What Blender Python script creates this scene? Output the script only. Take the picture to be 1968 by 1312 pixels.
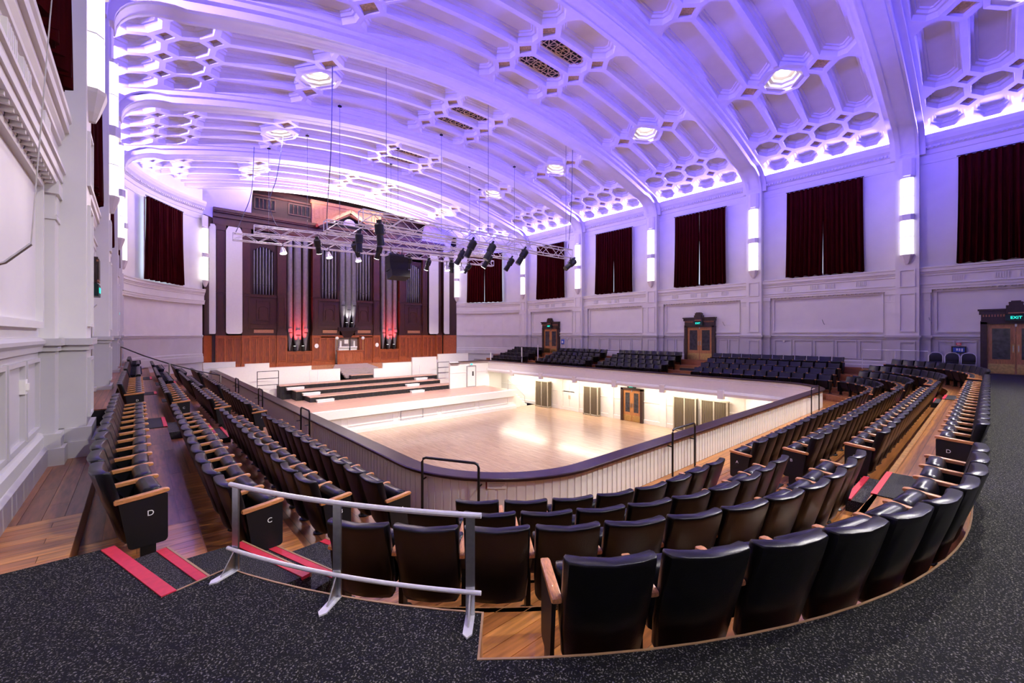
import bpy, math, random
from mathutils import Vector, Matrix
random.seed(7)
for _o in list(bpy.data.objects):
    bpy.data.objects.remove(_o)
scene = bpy.context.scene
COL = scene.collection
E = 6.1                      # eye height above the hall floor; heights below are given relative to the eye
PI = math.pi
R = math.radians

# ---------------------------------------------------------------- camera
cam_d = bpy.data.cameras.new('camera')
cam = bpy.data.objects.new('camera', cam_d)
COL.objects.link(cam)
F_PX = 814.0
cam_d.sensor_fit = 'HORIZONTAL'
cam_d.sensor_width = 36.0
cam_d.lens = 36.0 * F_PX / 1968.0
cam_d.shift_y = -(656.0 - 642.0) / 1968.0
cam_d.clip_start = 0.05
cam_d.clip_end = 200
cam.location = (0, 0, E)
cam.rotation_euler = (PI / 2, 0, -R(41.5))
scene.camera = cam

# ---------------------------------------------------------------- world, exposure
w = bpy.data.worlds.new('world')
scene.world = w
w.use_nodes = True
w.node_tree.nodes['Background'].inputs[0].default_value = (0.02, 0.02, 0.03, 1)
w.node_tree.nodes['Background'].inputs[1].default_value = 0.3
scene.view_settings.view_transform = 'Standard'
scene.view_settings.look = 'None'
scene.view_settings.exposure = -0.72
scene.view_settings.gamma = 1.0
scene.view_settings.use_curve_mapping = False
scene.cycles.use_denoising = True
scene.cycles.max_bounces = 6
scene.cycles.diffuse_bounces = 4
scene.cycles.glossy_bounces = 3
scene.cycles.sample_clamp_indirect = 6.0
scene.cycles.caustics_reflective = False
scene.cycles.caustics_refractive = False

XC = 13.8                    # middle of the hall
XL, XR = -1.03, 28.5          # gallery wall faces
BAY, Y0 = 6.86, 2.7          # wall piers stand every BAY metres from Y0
def pier(n):
    return Y0 + BAY * n

# ---------------------------------------------------------------- lamps the hall has
def lamp(name, typ, loc, energy, color, target=None, size=1.0, size_y=None, spot=60, blend=0.6, radius=0.1):
    d = bpy.data.lights.new(name, typ)
    d.energy = energy
    d.color = color
    if typ == 'AREA':
        d.shape = 'RECTANGLE'
        d.size = size
        d.size_y = size_y or size
    if typ == 'SPOT':
        d.spot_size = R(spot)
        d.spot_blend = blend
        d.shadow_soft_size = radius
    if typ == 'POINT':
        d.shadow_soft_size = radius
    o = bpy.data.objects.new(name, d)
    COL.objects.link(o)
    o.location = (loc[0], loc[1], loc[2] + E)
    if target is not None:
        dv = Vector((target[0], target[1], target[2] + E)) - o.location
        o.rotation_euler = dv.to_track_quat('-Z', 'Y').to_euler()
    return o

WARM = (1.0, 0.86, 0.70)
BLUE = (0.115, 0.085, 1.0)
# blue LED runs lying in the cove above the cornice of both long walls, one per bay
COVE_W = 5200
for n in range(-2, 5):
    yc = pier(n) + BAY / 2
    lamp('cove_lamp', 'AREA', (XL + 0.16, yc, 9.49), COVE_W, BLUE, (XL + 12.0, yc, 12.0), BAY - 1.0, 0.06)
    lamp('cove_lamp', 'AREA', (XR - 0.16, yc, 9.49), COVE_W, BLUE, (XR - 12.0, yc, 12.0), BAY - 1.0, 0.06)
# the same runs round the curved ends beside the organ
for (x, y, nx, ny) in ((0.05, 32.9, 0.90, -0.42), (1.75, 35.65, 0.76, -0.65), (27.6, 33.0, -0.90, -0.42), (26.2, 35.6, -0.78, -0.62)):
    lamp('cove_lamp', 'AREA', (x, y, 9.49), COVE_W * 0.3, BLUE, (x + nx * 12, y + ny * 12, 12.0), 3.0, 0.06)
# down-lighting tucked under the gallery soffits
for n in range(0, 4):
    yc = pier(n) + BAY / 2
    lamp('soffit_lamp', 'AREA', (XR - 3.6, yc, -3.42), 420, WARM, (XR - 3.6, yc, -6), 1.2, 5.5)
    lamp('soffit_lamp', 'AREA', (XL + 3.6, yc, -3.42), 160, WARM, (XL + 3.6, yc, -6), 1.2, 5.5)
lamp('soffit_lamp', 'AREA', (XC, 3.0, -3.42), 400, WARM, (XC, 3.0, -6), 14, 1.2)
# stage wash from the lighting bridges
for (x, y, tx, ty, e) in ((7, 22, 9, 29, 7600), (13.5, 22, 14, 30.5, 9000), (19.5, 22, 19.5, 30, 7600),
                          (10, 17.2, 11, 19, 2900), (17, 17.2, 17, 19, 2900), (13.6, 17.2, 14, 12, 1900)):
    lamp('bridge_spot', 'SPOT', (x, y, 4.3), e, (1.0, 0.90, 0.80), (tx, ty, -5), spot=85, blend=0.9, radius=0.25)
# uplight on the organ case top and on the ceiling end, red and white uplights among the pipes
for x in (10.5, 14.2, 17.9):
    lamp('organ_flood', 'AREA', (x, 37.3, 9.6), 2300, (1.0, 0.82, 0.80), (x - 0.8, 34.0, 13.0), 3.2, 0.6)
# warm front light from the lowest bridge onto the organ case
for (x, tx) in ((7.0, 6.5), (11.5, 12.0), (16.0, 16.5), (20.0, 21.8)):
    lamp('organ_front_spot', 'SPOT', (x, 28.0, 5.3), 2600, (1.0, 0.80, 0.62), (tx, 38.4, -2.4), spot=34, blend=1.0, radius=0.15)
# ---------------------------------------------------------------- materials
MATS = {}
def mat(name, color, rough=0.6, metal=0.0, noise=0.0, nscale=8.0, bump=0.0, bscale=60.0, emit=None, estr=0.0, spec=0.5, stretch=None, coat=0.0):
    m = bpy.data.materials.new(name)
    m.use_nodes = True
    nt = m.node_tree
    b = nt.nodes['Principled BSDF']
    b.inputs['Base Color'].default_value = (*color, 1)
    b.inputs['Roughness'].default_value = rough
    b.inputs['Metallic'].default_value = metal
    b.inputs['Specular IOR Level'].default_value = spec
    b.inputs['Coat Weight'].default_value = coat
    if emit:
        b.inputs['Emission Color'].default_value = (*emit, 1)
        b.inputs['Emission Strength'].default_value = estr
    tc = nt.nodes.new('ShaderNodeTexCoord')
    if noise:
        mp = nt.nodes.new('ShaderNodeMapping')
        mp.inputs['Scale'].default_value = stretch or (1, 1, 1)
        nt.links.new(tc.outputs['Object'], mp.inputs[0])
        n = nt.nodes.new('ShaderNodeTexNoise')
        n.inputs['Scale'].default_value = nscale
        n.inputs['Detail'].default_value = 5
        nt.links.new(mp.outputs[0], n.inputs['Vector'])
        r = nt.nodes.new('ShaderNodeValToRGB')
        c0 = tuple(max(0, c * (1 - noise)) for c in color)
        c1 = tuple(min(1, c * (1 + noise)) for c in color)
        r.color_ramp.elements[0].position = 0.3
        r.color_ramp.elements[1].position = 0.7
        r.color_ramp.elements[0].color = (*c0, 1)
        r.color_ramp.elements[1].color = (*c1, 1)
        nt.links.new(n.outputs[0], r.inputs[0])
        nt.links.new(r.outputs[0], b.inputs['Base Color'])
    if bump:
        n2 = nt.nodes.new('ShaderNodeTexNoise')
        n2.inputs['Scale'].default_value = bscale
        nt.links.new(tc.outputs['Object'], n2.inputs['Vector'])
        bp = nt.nodes.new('ShaderNodeBump')
        bp.inputs['Strength'].default_value = bump
        bp.inputs['Distance'].default_value = 0.02
        nt.links.new(n2.outputs[0], bp.inputs['Height'])
        nt.links.new(bp.outputs[0], b.inputs['Normal'])
    MATS[name] = m
    return m

def board_mat(name, c0, c1, width, length, rough, along='y', coat=0.0, gap=0.006, gapcol=0.35):
    """Floor boards as a brick texture: colour varies per board, grain as stretched noise."""
    m = bpy.data.materials.new(name)
    m.use_nodes = True
    nt = m.node_tree
    b = nt.nodes['Principled BSDF']
    b.inputs['Roughness'].default_value = rough
    b.inputs['Coat Weight'].default_value = coat
    b.inputs['Coat Roughness'].default_value = 0.12
    tc = nt.nodes.new('ShaderNodeTexCoord')
    mp = nt.nodes.new('ShaderNodeMapping')
    if along == 'y':
        mp.inputs['Rotation'].default_value = (0, 0, PI / 2)
    nt.links.new(tc.outputs['Object'], mp.inputs[0])
    br = nt.nodes.new('ShaderNodeTexBrick')
    br.inputs['Scale'].default_value = 1.0
    br.inputs['Brick Width'].default_value = length
    br.inputs['Row Height'].default_value = width
    br.inputs['Mortar Size'].default_value = gap
    br.inputs['Color1'].default_value = (*c0, 1)
    br.inputs['Color2'].default_value = (*c1, 1)
    br.inputs['Mortar'].default_value = (*(c * gapcol for c in c0), 1)
    nt.links.new(mp.outputs[0], br.inputs['Vector'])
    mp2 = nt.nodes.new('ShaderNodeMapping')
    mp2.inputs['Scale'].default_value = (1.5, 26, 6) if along == 'x' else (26, 1.5, 6)
    nt.links.new(tc.outputs['Object'], mp2.inputs[0])
    n = nt.nodes.new('ShaderNodeTexNoise')
    n.inputs['Scale'].default_value = 1.0
    n.inputs['Detail'].default_value = 6
    nt.links.new(mp2.outputs[0], n.inputs['Vector'])
    mx = nt.nodes.new('ShaderNodeMix')
    mx.data_type = 'RGBA'
    mx.blend_type = 'OVERLAY'
    mx.inputs[0].default_value = 0.75
    nt.links.new(br.outputs[0], mx.inputs[6])
    nt.links.new(n.outputs[0], mx.inputs[7])
    nt.links.new(mx.outputs[2], b.inputs['Base Color'])
    MATS[name] = m
    return m

def speckle_mat(name, base, fleck, rough=0.9, scale=130, thr=0.64):
    m = bpy.data.materials.new(name)
    m.use_nodes = True
    nt = m.node_tree
    b = nt.nodes['Principled BSDF']
    b.inputs['Roughness'].default_value = rough
    b.inputs['Specular IOR Level'].default_value = 0.25
    tc = nt.nodes.new('ShaderNodeTexCoord')
    n = nt.nodes.new('ShaderNodeTexNoise')
    n.inputs['Scale'].default_value = scale
    n.inputs['Detail'].default_value = 2
    nt.links.new(tc.outputs['Object'], n.inputs['Vector'])
    r = nt.nodes.new('ShaderNodeValToRGB')
    r.color_ramp.elements[0].position = thr - 0.10
    r.color_ramp.elements[1].position = thr + 0.05
    r.color_ramp.elements[0].color = (*base, 1)
    r.color_ramp.elements[1].color = (*fleck, 1)
    nt.links.new(n.outputs[0], r.inputs[0])
    nt.links.new(r.outputs[0], b.inputs['Base Color'])
    bp = nt.nodes.new('ShaderNodeBump')
    bp.inputs['Strength'].default_value = 0.5
    bp.inputs['Distance'].default_value = 0.01
    nt.links.new(n.outputs[0], bp.inputs['Height'])
    nt.links.new(bp.outputs[0], b.inputs['Normal'])
    MATS[name] = m
    return m

mat('wall', (0.80, 0.78, 0.77), 0.55, noise=0.03, nscale=1.5)
mat('dado', (0.56, 0.54, 0.55), 0.45, noise=0.04, nscale=1.5)
mat('plaster', (0.78, 0.74, 0.74), 0.6, noise=0.03, nscale=2)
mat('gilt', (0.62, 0.45, 0.24), 0.5, noise=0.3, nscale=14, bump=0.6, bscale=20)
mat('white', (0.82, 0.80, 0.76), 0.5, noise=0.02)
mat('boards', (0.80, 0.78, 0.72), 0.5, noise=0.06, nscale=3)
mat('leather', (0.0035, 0.003, 0.0045), 0.30, noise=0.3, nscale=30, bump=0.08, bscale=140, spec=0.36)
mat('blackmetal', (0.005, 0.005, 0.006), 0.4, noise=0.2, nscale=20)
mat('blackplastic', (0.003, 0.003, 0.0035), 0.5, noise=0.2, nscale=20)
mat('armwood', (0.62, 0.27, 0.09), 0.35, noise=0.3, nscale=10, stretch=(12, 2, 12), coat=0.3)
mat('railwood', (0.030, 0.012, 0.012), 0.30, noise=0.35, nscale=6, coat=0.0, spec=0.4)
mat('steel', (0.55, 0.55, 0.56), 0.30, metal=1.0, noise=0.08, nscale=30)
mat('alu', (0.86, 0.86, 0.88), 0.36, metal=0.35, noise=0.06, nscale=30)
mat('nosing', (0.62, 0.03, 0.05), 0.5, noise=0.1, nscale=20)
mat('edgetrim', (0.40, 0.24, 0.11), 0.5, noise=0.1, nscale=20)
mat('curtain', (0.030, 0.0004, 0.0006), 0.85, noise=0.35, nscale=2.5, stretch=(6, 6, 0.6), bump=0.1, spec=0.04)
mat('organ_dark', (0.022, 0.005, 0.0035), 0.42, noise=0.35, nscale=4, stretch=(6, 6, 1), spec=0.35)  # case wood above and in recesses, with their shade put into the colour
mat('organ_mid', (0.048, 0.011, 0.006), 0.36, noise=0.35, nscale=4, stretch=(6, 6, 1), spec=0.5)
mat('organ_field', (0.20, 0.040, 0.010), 0.36, noise=0.45, nscale=3, stretch=(6, 6, 0.7), coat=0.2)
mat('organ_red', (0.30, 0.070, 0.018), 0.34, noise=0.35, nscale=4, stretch=(6, 6, 1), coat=0.25)  # lower case wood; the stage light on it is put into the warmer colour
mat('organ_tan', (0.36, 0.15, 0.07), 0.4, noise=0.25, nscale=4, stretch=(2, 2, 6))
mat('pipe', (0.20, 0.19, 0.20), 0.42, metal=0.5, noise=0.12, nscale=5)
mat('banner', (0.84, 0.82, 0.80), 0.8, noise=0.02)
mat('doorwood', (0.46, 0.20, 0.065), 0.35, noise=0.3, nscale=5, stretch=(8, 8, 1), coat=0.2)
mat('doordark', (0.035, 0.016, 0.010), 0.4, noise=0.3, nscale=8)
mat('brass', (0.60, 0.42, 0.16), 0.35, metal=1.0, noise=0.2, nscale=12)
mat('glassdark', (0.045, 0.045, 0.05), 0.12, noise=0.5, nscale=6)
mat('skirt', (0.012, 0.010, 0.011), 0.9, noise=0.3, nscale=12)
mat('screen', (0.11, 0.088, 0.055), 0.55, noise=0.12, nscale=16, stretch=(1, 30, 1))
mat('screenframe', (0.42, 0.38, 0.30), 0.5, noise=0.1)
mat('greystep', (0.32, 0.25, 0.24), 0.6, noise=0.08)
mat('signblue', (0.03, 0.09, 0.50), 0.4, noise=0.2, nscale=20)
mat('signred', (0.65, 0.06, 0.05), 0.5, noise=0.1)
mat('paper', (0.85, 0.83, 0.79), 0.7, noise=0.02)
mat('ink', (0.35, 0.34, 0.34), 0.7, noise=0.05)
mat('lettering', (0.9, 0.9, 0.9), 0.6, noise=0.02)
mat('maroon', (0.16, 0.01, 0.01), 0.6, noise=0.1)
mat('cable', (0.10, 0.10, 0.13), 0.5, noise=0.1)
mat('rope', (0.55, 0.52, 0.50), 0.8, noise=0.1)
mat('tube_glow', (0.9, 0.9, 0.9), 0.4, noise=0.02, emit=(1.0, 0.93, 0.88), estr=3.0)
mat('lamp_glow', (0.9, 0.9, 0.9), 0.4, noise=0.02, emit=(1.0, 0.93, 0.80), estr=9.0)
mat('exit_glow', (0.0, 0.3, 0.25), 0.4, noise=0.02, emit=(0.02, 1.0, 0.72), estr=3.0)
mat('exit_box', (0.004, 0.03, 0.025), 0.4, noise=0.1)
mat('lens_glow', (0.9, 0.9, 0.9), 0.4, noise=0.02, emit=(1.0, 0.95, 0.9), estr=12.0)
mat('window_glow', (0.5, 0.55, 0.7), 0.2, noise=0.05, emit=(0.75, 0.85, 1.0), estr=1.6)
mat('cove_glow', (0.8, 0.8, 0.9), 0.5, noise=0.02, emit=(0.35, 0.36, 1.0), estr=6.0)
mat('hole', (0.004, 0.004, 0.004), 0.9, noise=0.1)  # near-black for openings and hollows; their inner shade is put into the colour
board_mat('hallfloor', (0.52, 0.36, 0.24), (0.42, 0.26, 0.16), 0.09, 3.2, 0.28, 'y', coat=0.35)
board_mat('stagefloor', (0.60, 0.36, 0.27), (0.52, 0.30, 0.22), 0.12, 3.0, 0.4, 'x', coat=0.15)
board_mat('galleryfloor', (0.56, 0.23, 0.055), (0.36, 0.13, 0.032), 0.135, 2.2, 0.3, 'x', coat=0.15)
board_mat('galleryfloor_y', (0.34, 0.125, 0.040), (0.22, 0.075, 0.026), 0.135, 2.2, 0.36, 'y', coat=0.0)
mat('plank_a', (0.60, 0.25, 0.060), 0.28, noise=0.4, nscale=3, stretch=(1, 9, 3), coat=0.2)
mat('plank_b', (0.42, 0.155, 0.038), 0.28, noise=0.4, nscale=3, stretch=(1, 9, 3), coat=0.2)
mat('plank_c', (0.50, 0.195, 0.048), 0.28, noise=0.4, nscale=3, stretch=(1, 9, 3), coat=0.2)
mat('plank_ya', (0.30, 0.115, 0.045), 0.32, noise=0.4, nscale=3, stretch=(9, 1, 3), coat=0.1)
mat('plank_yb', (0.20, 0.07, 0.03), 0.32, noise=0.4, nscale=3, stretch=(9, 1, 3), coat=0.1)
mat('riserwood', (0.46, 0.22, 0.08), 0.35, noise=0.3, nscale=4, stretch=(2, 2, 10), coat=0.2)
speckle_mat('carpet', (0.004, 0.004, 0.0035), (0.24, 0.23, 0.19), scale=95, thr=0.665)
speckle_mat('stepcarpet', (0.014, 0.014, 0.014), (0.16, 0.15, 0.14), scale=120, thr=0.62)

# ---------------------------------------------------------------- mesh builder
class MB:
    def __init__(self):
        self.v, self.f = [], []
    def add(self, verts, faces):
        o = len(self.v)
        self.v += [tuple(p) for p in verts]
        self.f += [tuple(i + o for i in q) for q in faces]
        return self
    def box(self, x0, x1, y0, y1, z0, z1):
        vs = [(x, y, z) for z in (z0, z1) for (x, y) in ((x0, y0), (x1, y0), (x1, y1), (x0, y1))]
        return self.add(vs, [(3, 2, 1, 0), (4, 5, 6, 7), (0, 1, 5, 4), (1, 2, 6, 5), (2, 3, 7, 6), (3, 0, 4, 7)])
    def obox(self, c, ax, ay, az):
        """Oriented box: centre and three half-axis vectors."""
        c, ax, ay, az = map(Vector, (c, ax, ay, az))
        vs = [c + sx * ax + sy * ay + sz * az for sz in (-1, 1) for (sx, sy) in ((-1, -1), (1, -1), (1, 1), (-1, 1))]
        return self.add(vs, [(3, 2, 1, 0), (4, 5, 6, 7), (0, 1, 5, 4), (1, 2, 6, 5), (2, 3, 7, 6), (3, 0, 4, 7)])
    def prism(self, pts, z0, z1):
        n = len(pts)
        vs = [(x, y, z0) for x, y in pts] + [(x, y, z1) for x, y in pts]
        fs = [tuple(range(n - 1, -1, -1)), tuple(range(n, 2 * n))]
        fs += [(i, (i + 1) % n, n + (i + 1) % n, n + i) for i in range(n)]
        return self.add(vs, fs)
    def strip_prism(self, a, b, z0, z1):
        """Solid between two plan polylines of equal length."""
        n = len(a)
        vs = [(x, y, z) for z in (z0, z1) for pl in (a, b) for (x, y) in pl]
        A0, B0, A1, B1 = 0, n, 2 * n, 3 * n
        fs = []
        for i in range(n - 1):
            fs += [(A1 + i, A1 + i + 1, B1 + i + 1, B1 + i), (A0 + i + 1, A0 + i, B0 + i, B0 + i + 1),
                   (A0 + i, A0 + i + 1, A1 + i + 1, A1 + i), (B0 + i + 1, B0 + i, B1 + i, B1 + i + 1)]
        fs += [(A0, A1, B1, B0), (A0 + n - 1, B0 + n - 1, B1 + n - 1, A1 + n - 1)]
        return self.add(vs, fs)
    def tube(self, pts, r, n=8, caps=True):
        pts = [Vector(p) for p in pts]
        up = Vector((0.03, 0.05, 1))
        rings = []
        for i, p in enumerate(pts):
            t = (pts[min(i + 1, len(pts) - 1)] - pts[max(i - 1, 0)]).normalized()
            s = t.cross(up)
            if s.length < 0.1:
                s = t.cross(Vector((1, 0, 0)))
            s.normalize()
            u = s.cross(t)
            rr = r[i] if isinstance(r, (list, tuple)) else r
            rings.append([p + rr * (math.cos(2 * PI * k / n) * s + math.sin(2 * PI * k / n) * u) for k in range(n)])
        vs = [q for g in rings for q in g]
        fs = []
        for i in range(len(pts) - 1):
            for k in range(n):
                fs.append((i * n + k, i * n + (k + 1) % n, (i + 1) * n + (k + 1) % n, (i + 1) * n + k))
        if caps:
            fs += [tuple(range(n - 1, -1, -1)), tuple(range((len(pts) - 1) * n, len(pts) * n))]
        return self.add(vs, fs)
    def lathe(self, prof, n=12, c=(0, 0, 0), ang=2 * PI, a0=0.0):
        full = ang > 2 * PI - 0.01
        m = n if full else n + 1
        vs = [(c[0] + r * math.cos(a0 + ang * k / n), c[1] + r * math.sin(a0 + ang * k / n), c[2] + z) for (r, z) in prof for k in range(m)]
        fs = []
        for i in range(len(prof) - 1):
            for k in range(n):
                k2 = (k + 1) % m if full else k + 1
                fs.append((i * m + k, i * m + k2, (i + 1) * m + k2, (i + 1) * m + k))
        if full:
            fs += [tuple(range(m - 1, -1, -1)), tuple(range((len(prof) - 1) * m, len(prof) * m))]
        return self.add(vs, fs)
    def sweep(self, path, prof, close_prof=True, caps=True):
        """Sweep (offset, z) profile along a plan polyline; offset runs to the left of travel, mitred."""
        P = [Vector((x, y)) for x, y in path]
        n = len(P)
        nor = []
        for i in range(n):
            d0 = (P[i] - P[i - 1]).normalized() if i else (P[1] - P[0]).normalized()
            d1 = (P[i + 1] - P[i]).normalized() if i < n - 1 else d0
            t = (d0 + d1)
            t = t.normalized() if t.length > 1e-6 else d0
            q = Vector((-t.y, t.x))
            q /= max(0.5, q.dot(Vector((-d0.y, d0.x))))
            nor.append(q)
        m = len(prof)
        vs = [(P[i].x + nor[i].x * o, P[i].y + nor[i].y * o, z) for i in range(n) for (o, z) in prof]
        fs = []
        for i in range(n - 1):
            for k in range(m if close_prof else m - 1):
                k2 = (k + 1) % m
                fs.append((i * m + k, i * m + k2, (i + 1) * m + k2, (i + 1) * m + k))
        if caps and close_prof:
            fs += [tuple(range(m - 1, -1, -1)), tuple(range((n - 1) * m, n * m))]
        return self.add(vs, fs)
    def frame(self, o, u, v, nrm, w, h, t, d):
        """Rectangular moulding ring: origin corner o, unit axes u, v, outward nrm; band width t, depth d."""
        o, u, v, nrm = Vector(o), Vector(u), Vector(v), Vector(nrm)
        def bar(a, b, ww, hh):
            self.obox(o + u * (a + ww / 2) + v * (b + hh / 2) + nrm * d / 2, u * ww / 2, v * hh / 2, nrm * d / 2)
        bar(0, 0, w, t); bar(0, h - t, w, t); bar(0, t, t, h - 2 * t); bar(w - t, t, t, h - 2 * t)
        return self
    def mesh(self, name, dz=E, smooth=False, angle=35):
        me = bpy.data.meshes.new(name)
        me.from_pydata([(x, y, z + dz) for x, y, z in self.v], [], self.f)
        me.validate()
        me.update()
        if smooth:
            me.polygons.foreach_set('use_smooth', [True] * len(me.polygons))
            me.set_sharp_from_angle(angle=R(angle))
        return me
    def build(self, name, m, parent=None, dz=E, smooth=False, angle=35):
        me = self.mesh(name, dz, smooth, angle)
        me.materials.append(MATS[m])
        return link(name, me, parent)

def link(name, me, parent=None):
    o = bpy.data.objects.new(name, me)
    COL.objects.link(o)
    if parent is not None:
        o.parent = parent
        o.matrix_parent_inverse = wm(parent).inverted()
    return o
def wm(o):
    m = o.matrix_basis.copy()
    if o.parent:
        m = wm(o.parent) @ o.matrix_parent_inverse @ m
    return m
def empty(name, loc, rz=0.0, dz=E):
    o = bpy.data.objects.new(name, None)
    o.empty_display_size = 0.2
    COL.objects.link(o)
    o.location = (loc[0], loc[1], loc[2] + dz)
    o.rotation_euler = (0, 0, rz)
    return o
def tag(o, label=None, cat=None, group=None, kind=None):
    if label: o['label'] = label
    if cat: o['category'] = cat
    if group: o['group'] = group
    if kind: o['kind'] = kind
    return o
def thing(name, label, cat, loc, rz=0.0, group=None):
    return tag(empty(name, loc, rz), label, cat, group)
def struct(o, label=None):
    return tag(o, label, kind='structure')
def local(name, me, m, parent):
    """Part whose mesh is in the parent's own coordinates."""
    if not me.materials:
        me.materials.append(MATS[m])
    o = bpy.data.objects.new(name, me)
    COL.objects.link(o)
    o.parent = parent
    return o
ORD = ['first', 'second', 'third', 'fourth', 'fifth', 'sixth', 'seventh', 'eighth', 'ninth', 'tenth', 'eleventh', 'twelfth',
       'thirteenth', 'fourteenth', 'fifteenth', 'sixteenth', 'seventeenth', 'eighteenth', 'nineteenth', 'twentieth', 'twenty-first']
def text_mesh(s, size, depth=0.002):
    cu = bpy.data.curves.new('lettering', 'FONT')
    cu.body = s
    cu.size = size
    cu.align_x = 'CENTER'
    cu.align_y = 'CENTER'
    cu.extrude = depth
    o = bpy.data.objects.new('lettering', cu)
    COL.objects.link(o)
    dg = bpy.context.evaluated_depsgraph_get()
    me = bpy.data.meshes.new_from_object(o.evaluated_get(dg))
    bpy.data.objects.remove(o)
    me.materials.clear()
    return me
def arc(cx, cy, r, a0, a1, n):
    return [(cx + r * math.cos(R(a0 + (a1 - a0) * i / n)), cy + r * math.sin(R(a0 + (a1 - a0) * i / n))) for i in range(n + 1)]
def mirx(x):
    return 2 * XC - x
def mirpath(p):
    return [(mirx(x), y) for x, y in p]
# ---------------------------------------------------------------- floors and gallery tiers
CARP = -1.75
LEV = {'D': -2.07, 'C': -2.36, 'B': -2.61, 'A': -2.84, 'E': -3.10}
XF, YF, CX, CY, R0 = 3.7, 4.8, 6.0, 7.1, 2.3
CXR = mirx(CX)
HALL = -6.1
def front_path(t, yl=37.0, yr=32.2):
    return ([(XF - t, yl), (XF - t, 20), (XF - t, CY)] + arc(CX, CY, R0 + t, 180, 270, 18)[1:] +
            arc(CXR, CY, R0 + t, 270, 360, 18) + [(mirx(XF - t), 20), (mirx(XF - t), yr)])

hall_floor = struct(MB().box(XL - 0.3, XR + 0.3, -11.2, 26.3, HALL - 0.2, HALL).build('floor', 'hallfloor'))
gal = struct(empty('floor_gallery', (CX, CY, -3.3)))
left_t = {'D': (-0.42, 0.5), 'C': (0.5, 1.4), 'B': (1.4, 2.28), 'A': (2.28, 3.15), 'E': (3.15, XF - 0.04)}
rear_t = {'D': (6.09, 7.0), 'C': (5.24, 6.09), 'B': (4.36, 5.24), 'A': (3.45, 4.36), 'E': (R0 + 0.06, 3.45)}
for k in 'DCBAE':
    x0, x1 = left_t[k]
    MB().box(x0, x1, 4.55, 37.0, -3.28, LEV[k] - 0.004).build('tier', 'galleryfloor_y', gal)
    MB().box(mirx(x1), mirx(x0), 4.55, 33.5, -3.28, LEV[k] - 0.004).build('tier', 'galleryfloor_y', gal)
    r0, r1 = rear_t[k]
    a = arc(CX, CY, r1, 203, 270, 20) + arc(CXR, CY, r1, 270, 337, 20)
    b = arc(CX, CY, r0, 203, 270, 20) + arc(CXR, CY, r0, 270, 337, 20)
    MB().strip_prism(a, b, -3.28, LEV[k] - 0.006).build('tier', 'galleryfloor', gal)
    # wooden nosing board along the edge of each tier
    a = arc(CX, CY, r0 + 0.05, 206, 270, 20) + arc(CXR, CY, r0 + 0.05, 270, 334, 20)
    if k != 'E':
        MB().strip_prism(a, arc(CX, CY, r0 - 0.012, 206, 270, 20) + arc(CXR, CY, r0 - 0.012, 270, 334, 20), LEV[k] - 0.2, LEV[k]).build('tier_edge', 'riserwood', gal)
# side walkways along the walls
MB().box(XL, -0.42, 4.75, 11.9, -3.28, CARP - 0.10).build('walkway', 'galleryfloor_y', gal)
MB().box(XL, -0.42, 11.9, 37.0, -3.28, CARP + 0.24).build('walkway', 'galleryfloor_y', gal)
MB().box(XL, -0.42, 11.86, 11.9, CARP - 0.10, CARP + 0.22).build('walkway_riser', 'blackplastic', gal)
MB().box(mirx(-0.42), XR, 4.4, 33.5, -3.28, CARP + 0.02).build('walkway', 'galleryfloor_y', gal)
MB().strip_prism(front_path(0.0), front_path(4.55)[:], -3.36, -3.27).build('soffit', 'white', gal)

# individual boards where the floor is near
def planks_x(cx, r0, r1, y0, y1, z, xmax, name='plank'):
    i = 0
    y = y0
    while y < y1:
        ya, yb = y + 0.003, y + 0.132
        def xs(r, yy):
            d = r * r - (yy - CY) ** 2
            return cx - math.sqrt(d) if d > 0 else None
        oa, ob = xs(r1, ya), xs(r1, yb)
        if oa is None or ob is None:
            y += 0.135
            continue
        ia, ib = xs(r0, ya), xs(r0, yb)
        ia = xmax if ia is None else min(ia, xmax)
        ib = xmax if ib is None else min(ib, xmax)
        # cut long runs into boards of about two metres
        n = max(1, int(round((ia - oa) / 1.9)))
        off = 0.25 * ((i * 37) % 5 - 2) / max(n, 1)
        cuts = [0.0] + [min(0.95, max(0.05, (k + off) / n)) for k in range(1, n)] + [1.0]
        for c0, c1 in zip(cuts[:-1], cuts[1:]):
            e = 0.002
            pts = [(oa + (ia - oa) * c0 + e, ya), (oa + (ia - oa) * c1 - e, ya), (ob + (ib - ob) * c1 - e, yb), (ob + (ib - ob) * c0 + e, yb)]
            MB().prism(pts, z - 0.02, z).build(name, ('plank_a', 'plank_b', 'plank_c')[(i * 7 + int(c0 * 10)) % 3], gal)
        y += 0.135
        i += 1
planks_x(CX, 6.09, 6.97, CY - 6.95, 3.7, LEV['D'], 8.2)
planks_x(CX, 5.24, 6.08, CY - 6.06, 4.3, LEV['C'], 8.2)
def planks_box(x0, x1, y0, y1, z, along, wd, ln, mats):
    i = 0
    a0, a1, b0, b1 = (x0, x1, y0, y1) if along == 'y' else (y0, y1, x0, x1)
    a = a0
    while a < a1 - 0.02:
        aw = min(a + wd, a1)
        b = b0 - (ln * 0.37 * (i % 3))
        while b < b1:
            s, t = max(b, b0) + 0.002, min(b + ln, b1) - 0.002
            if t - s > 0.05:
                m = MB()
                if along == 'y':
                    m.box(a + 0.002, aw - 0.002, s, t, z - 0.02, z)
                else:
                    m.box(s, t, a + 0.002, aw - 0.002, z - 0.02, z)
                m.build('plank', mats[(i * 5 + int(b * 3)) % len(mats)], gal)
            b += ln
        a += wd
        i += 1
planks_box(XL, -0.42, 6.2, 11.86, CARP - 0.088, 'y', 0.16, 1.9, ('plank_ya', 'plank_yb'))
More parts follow.
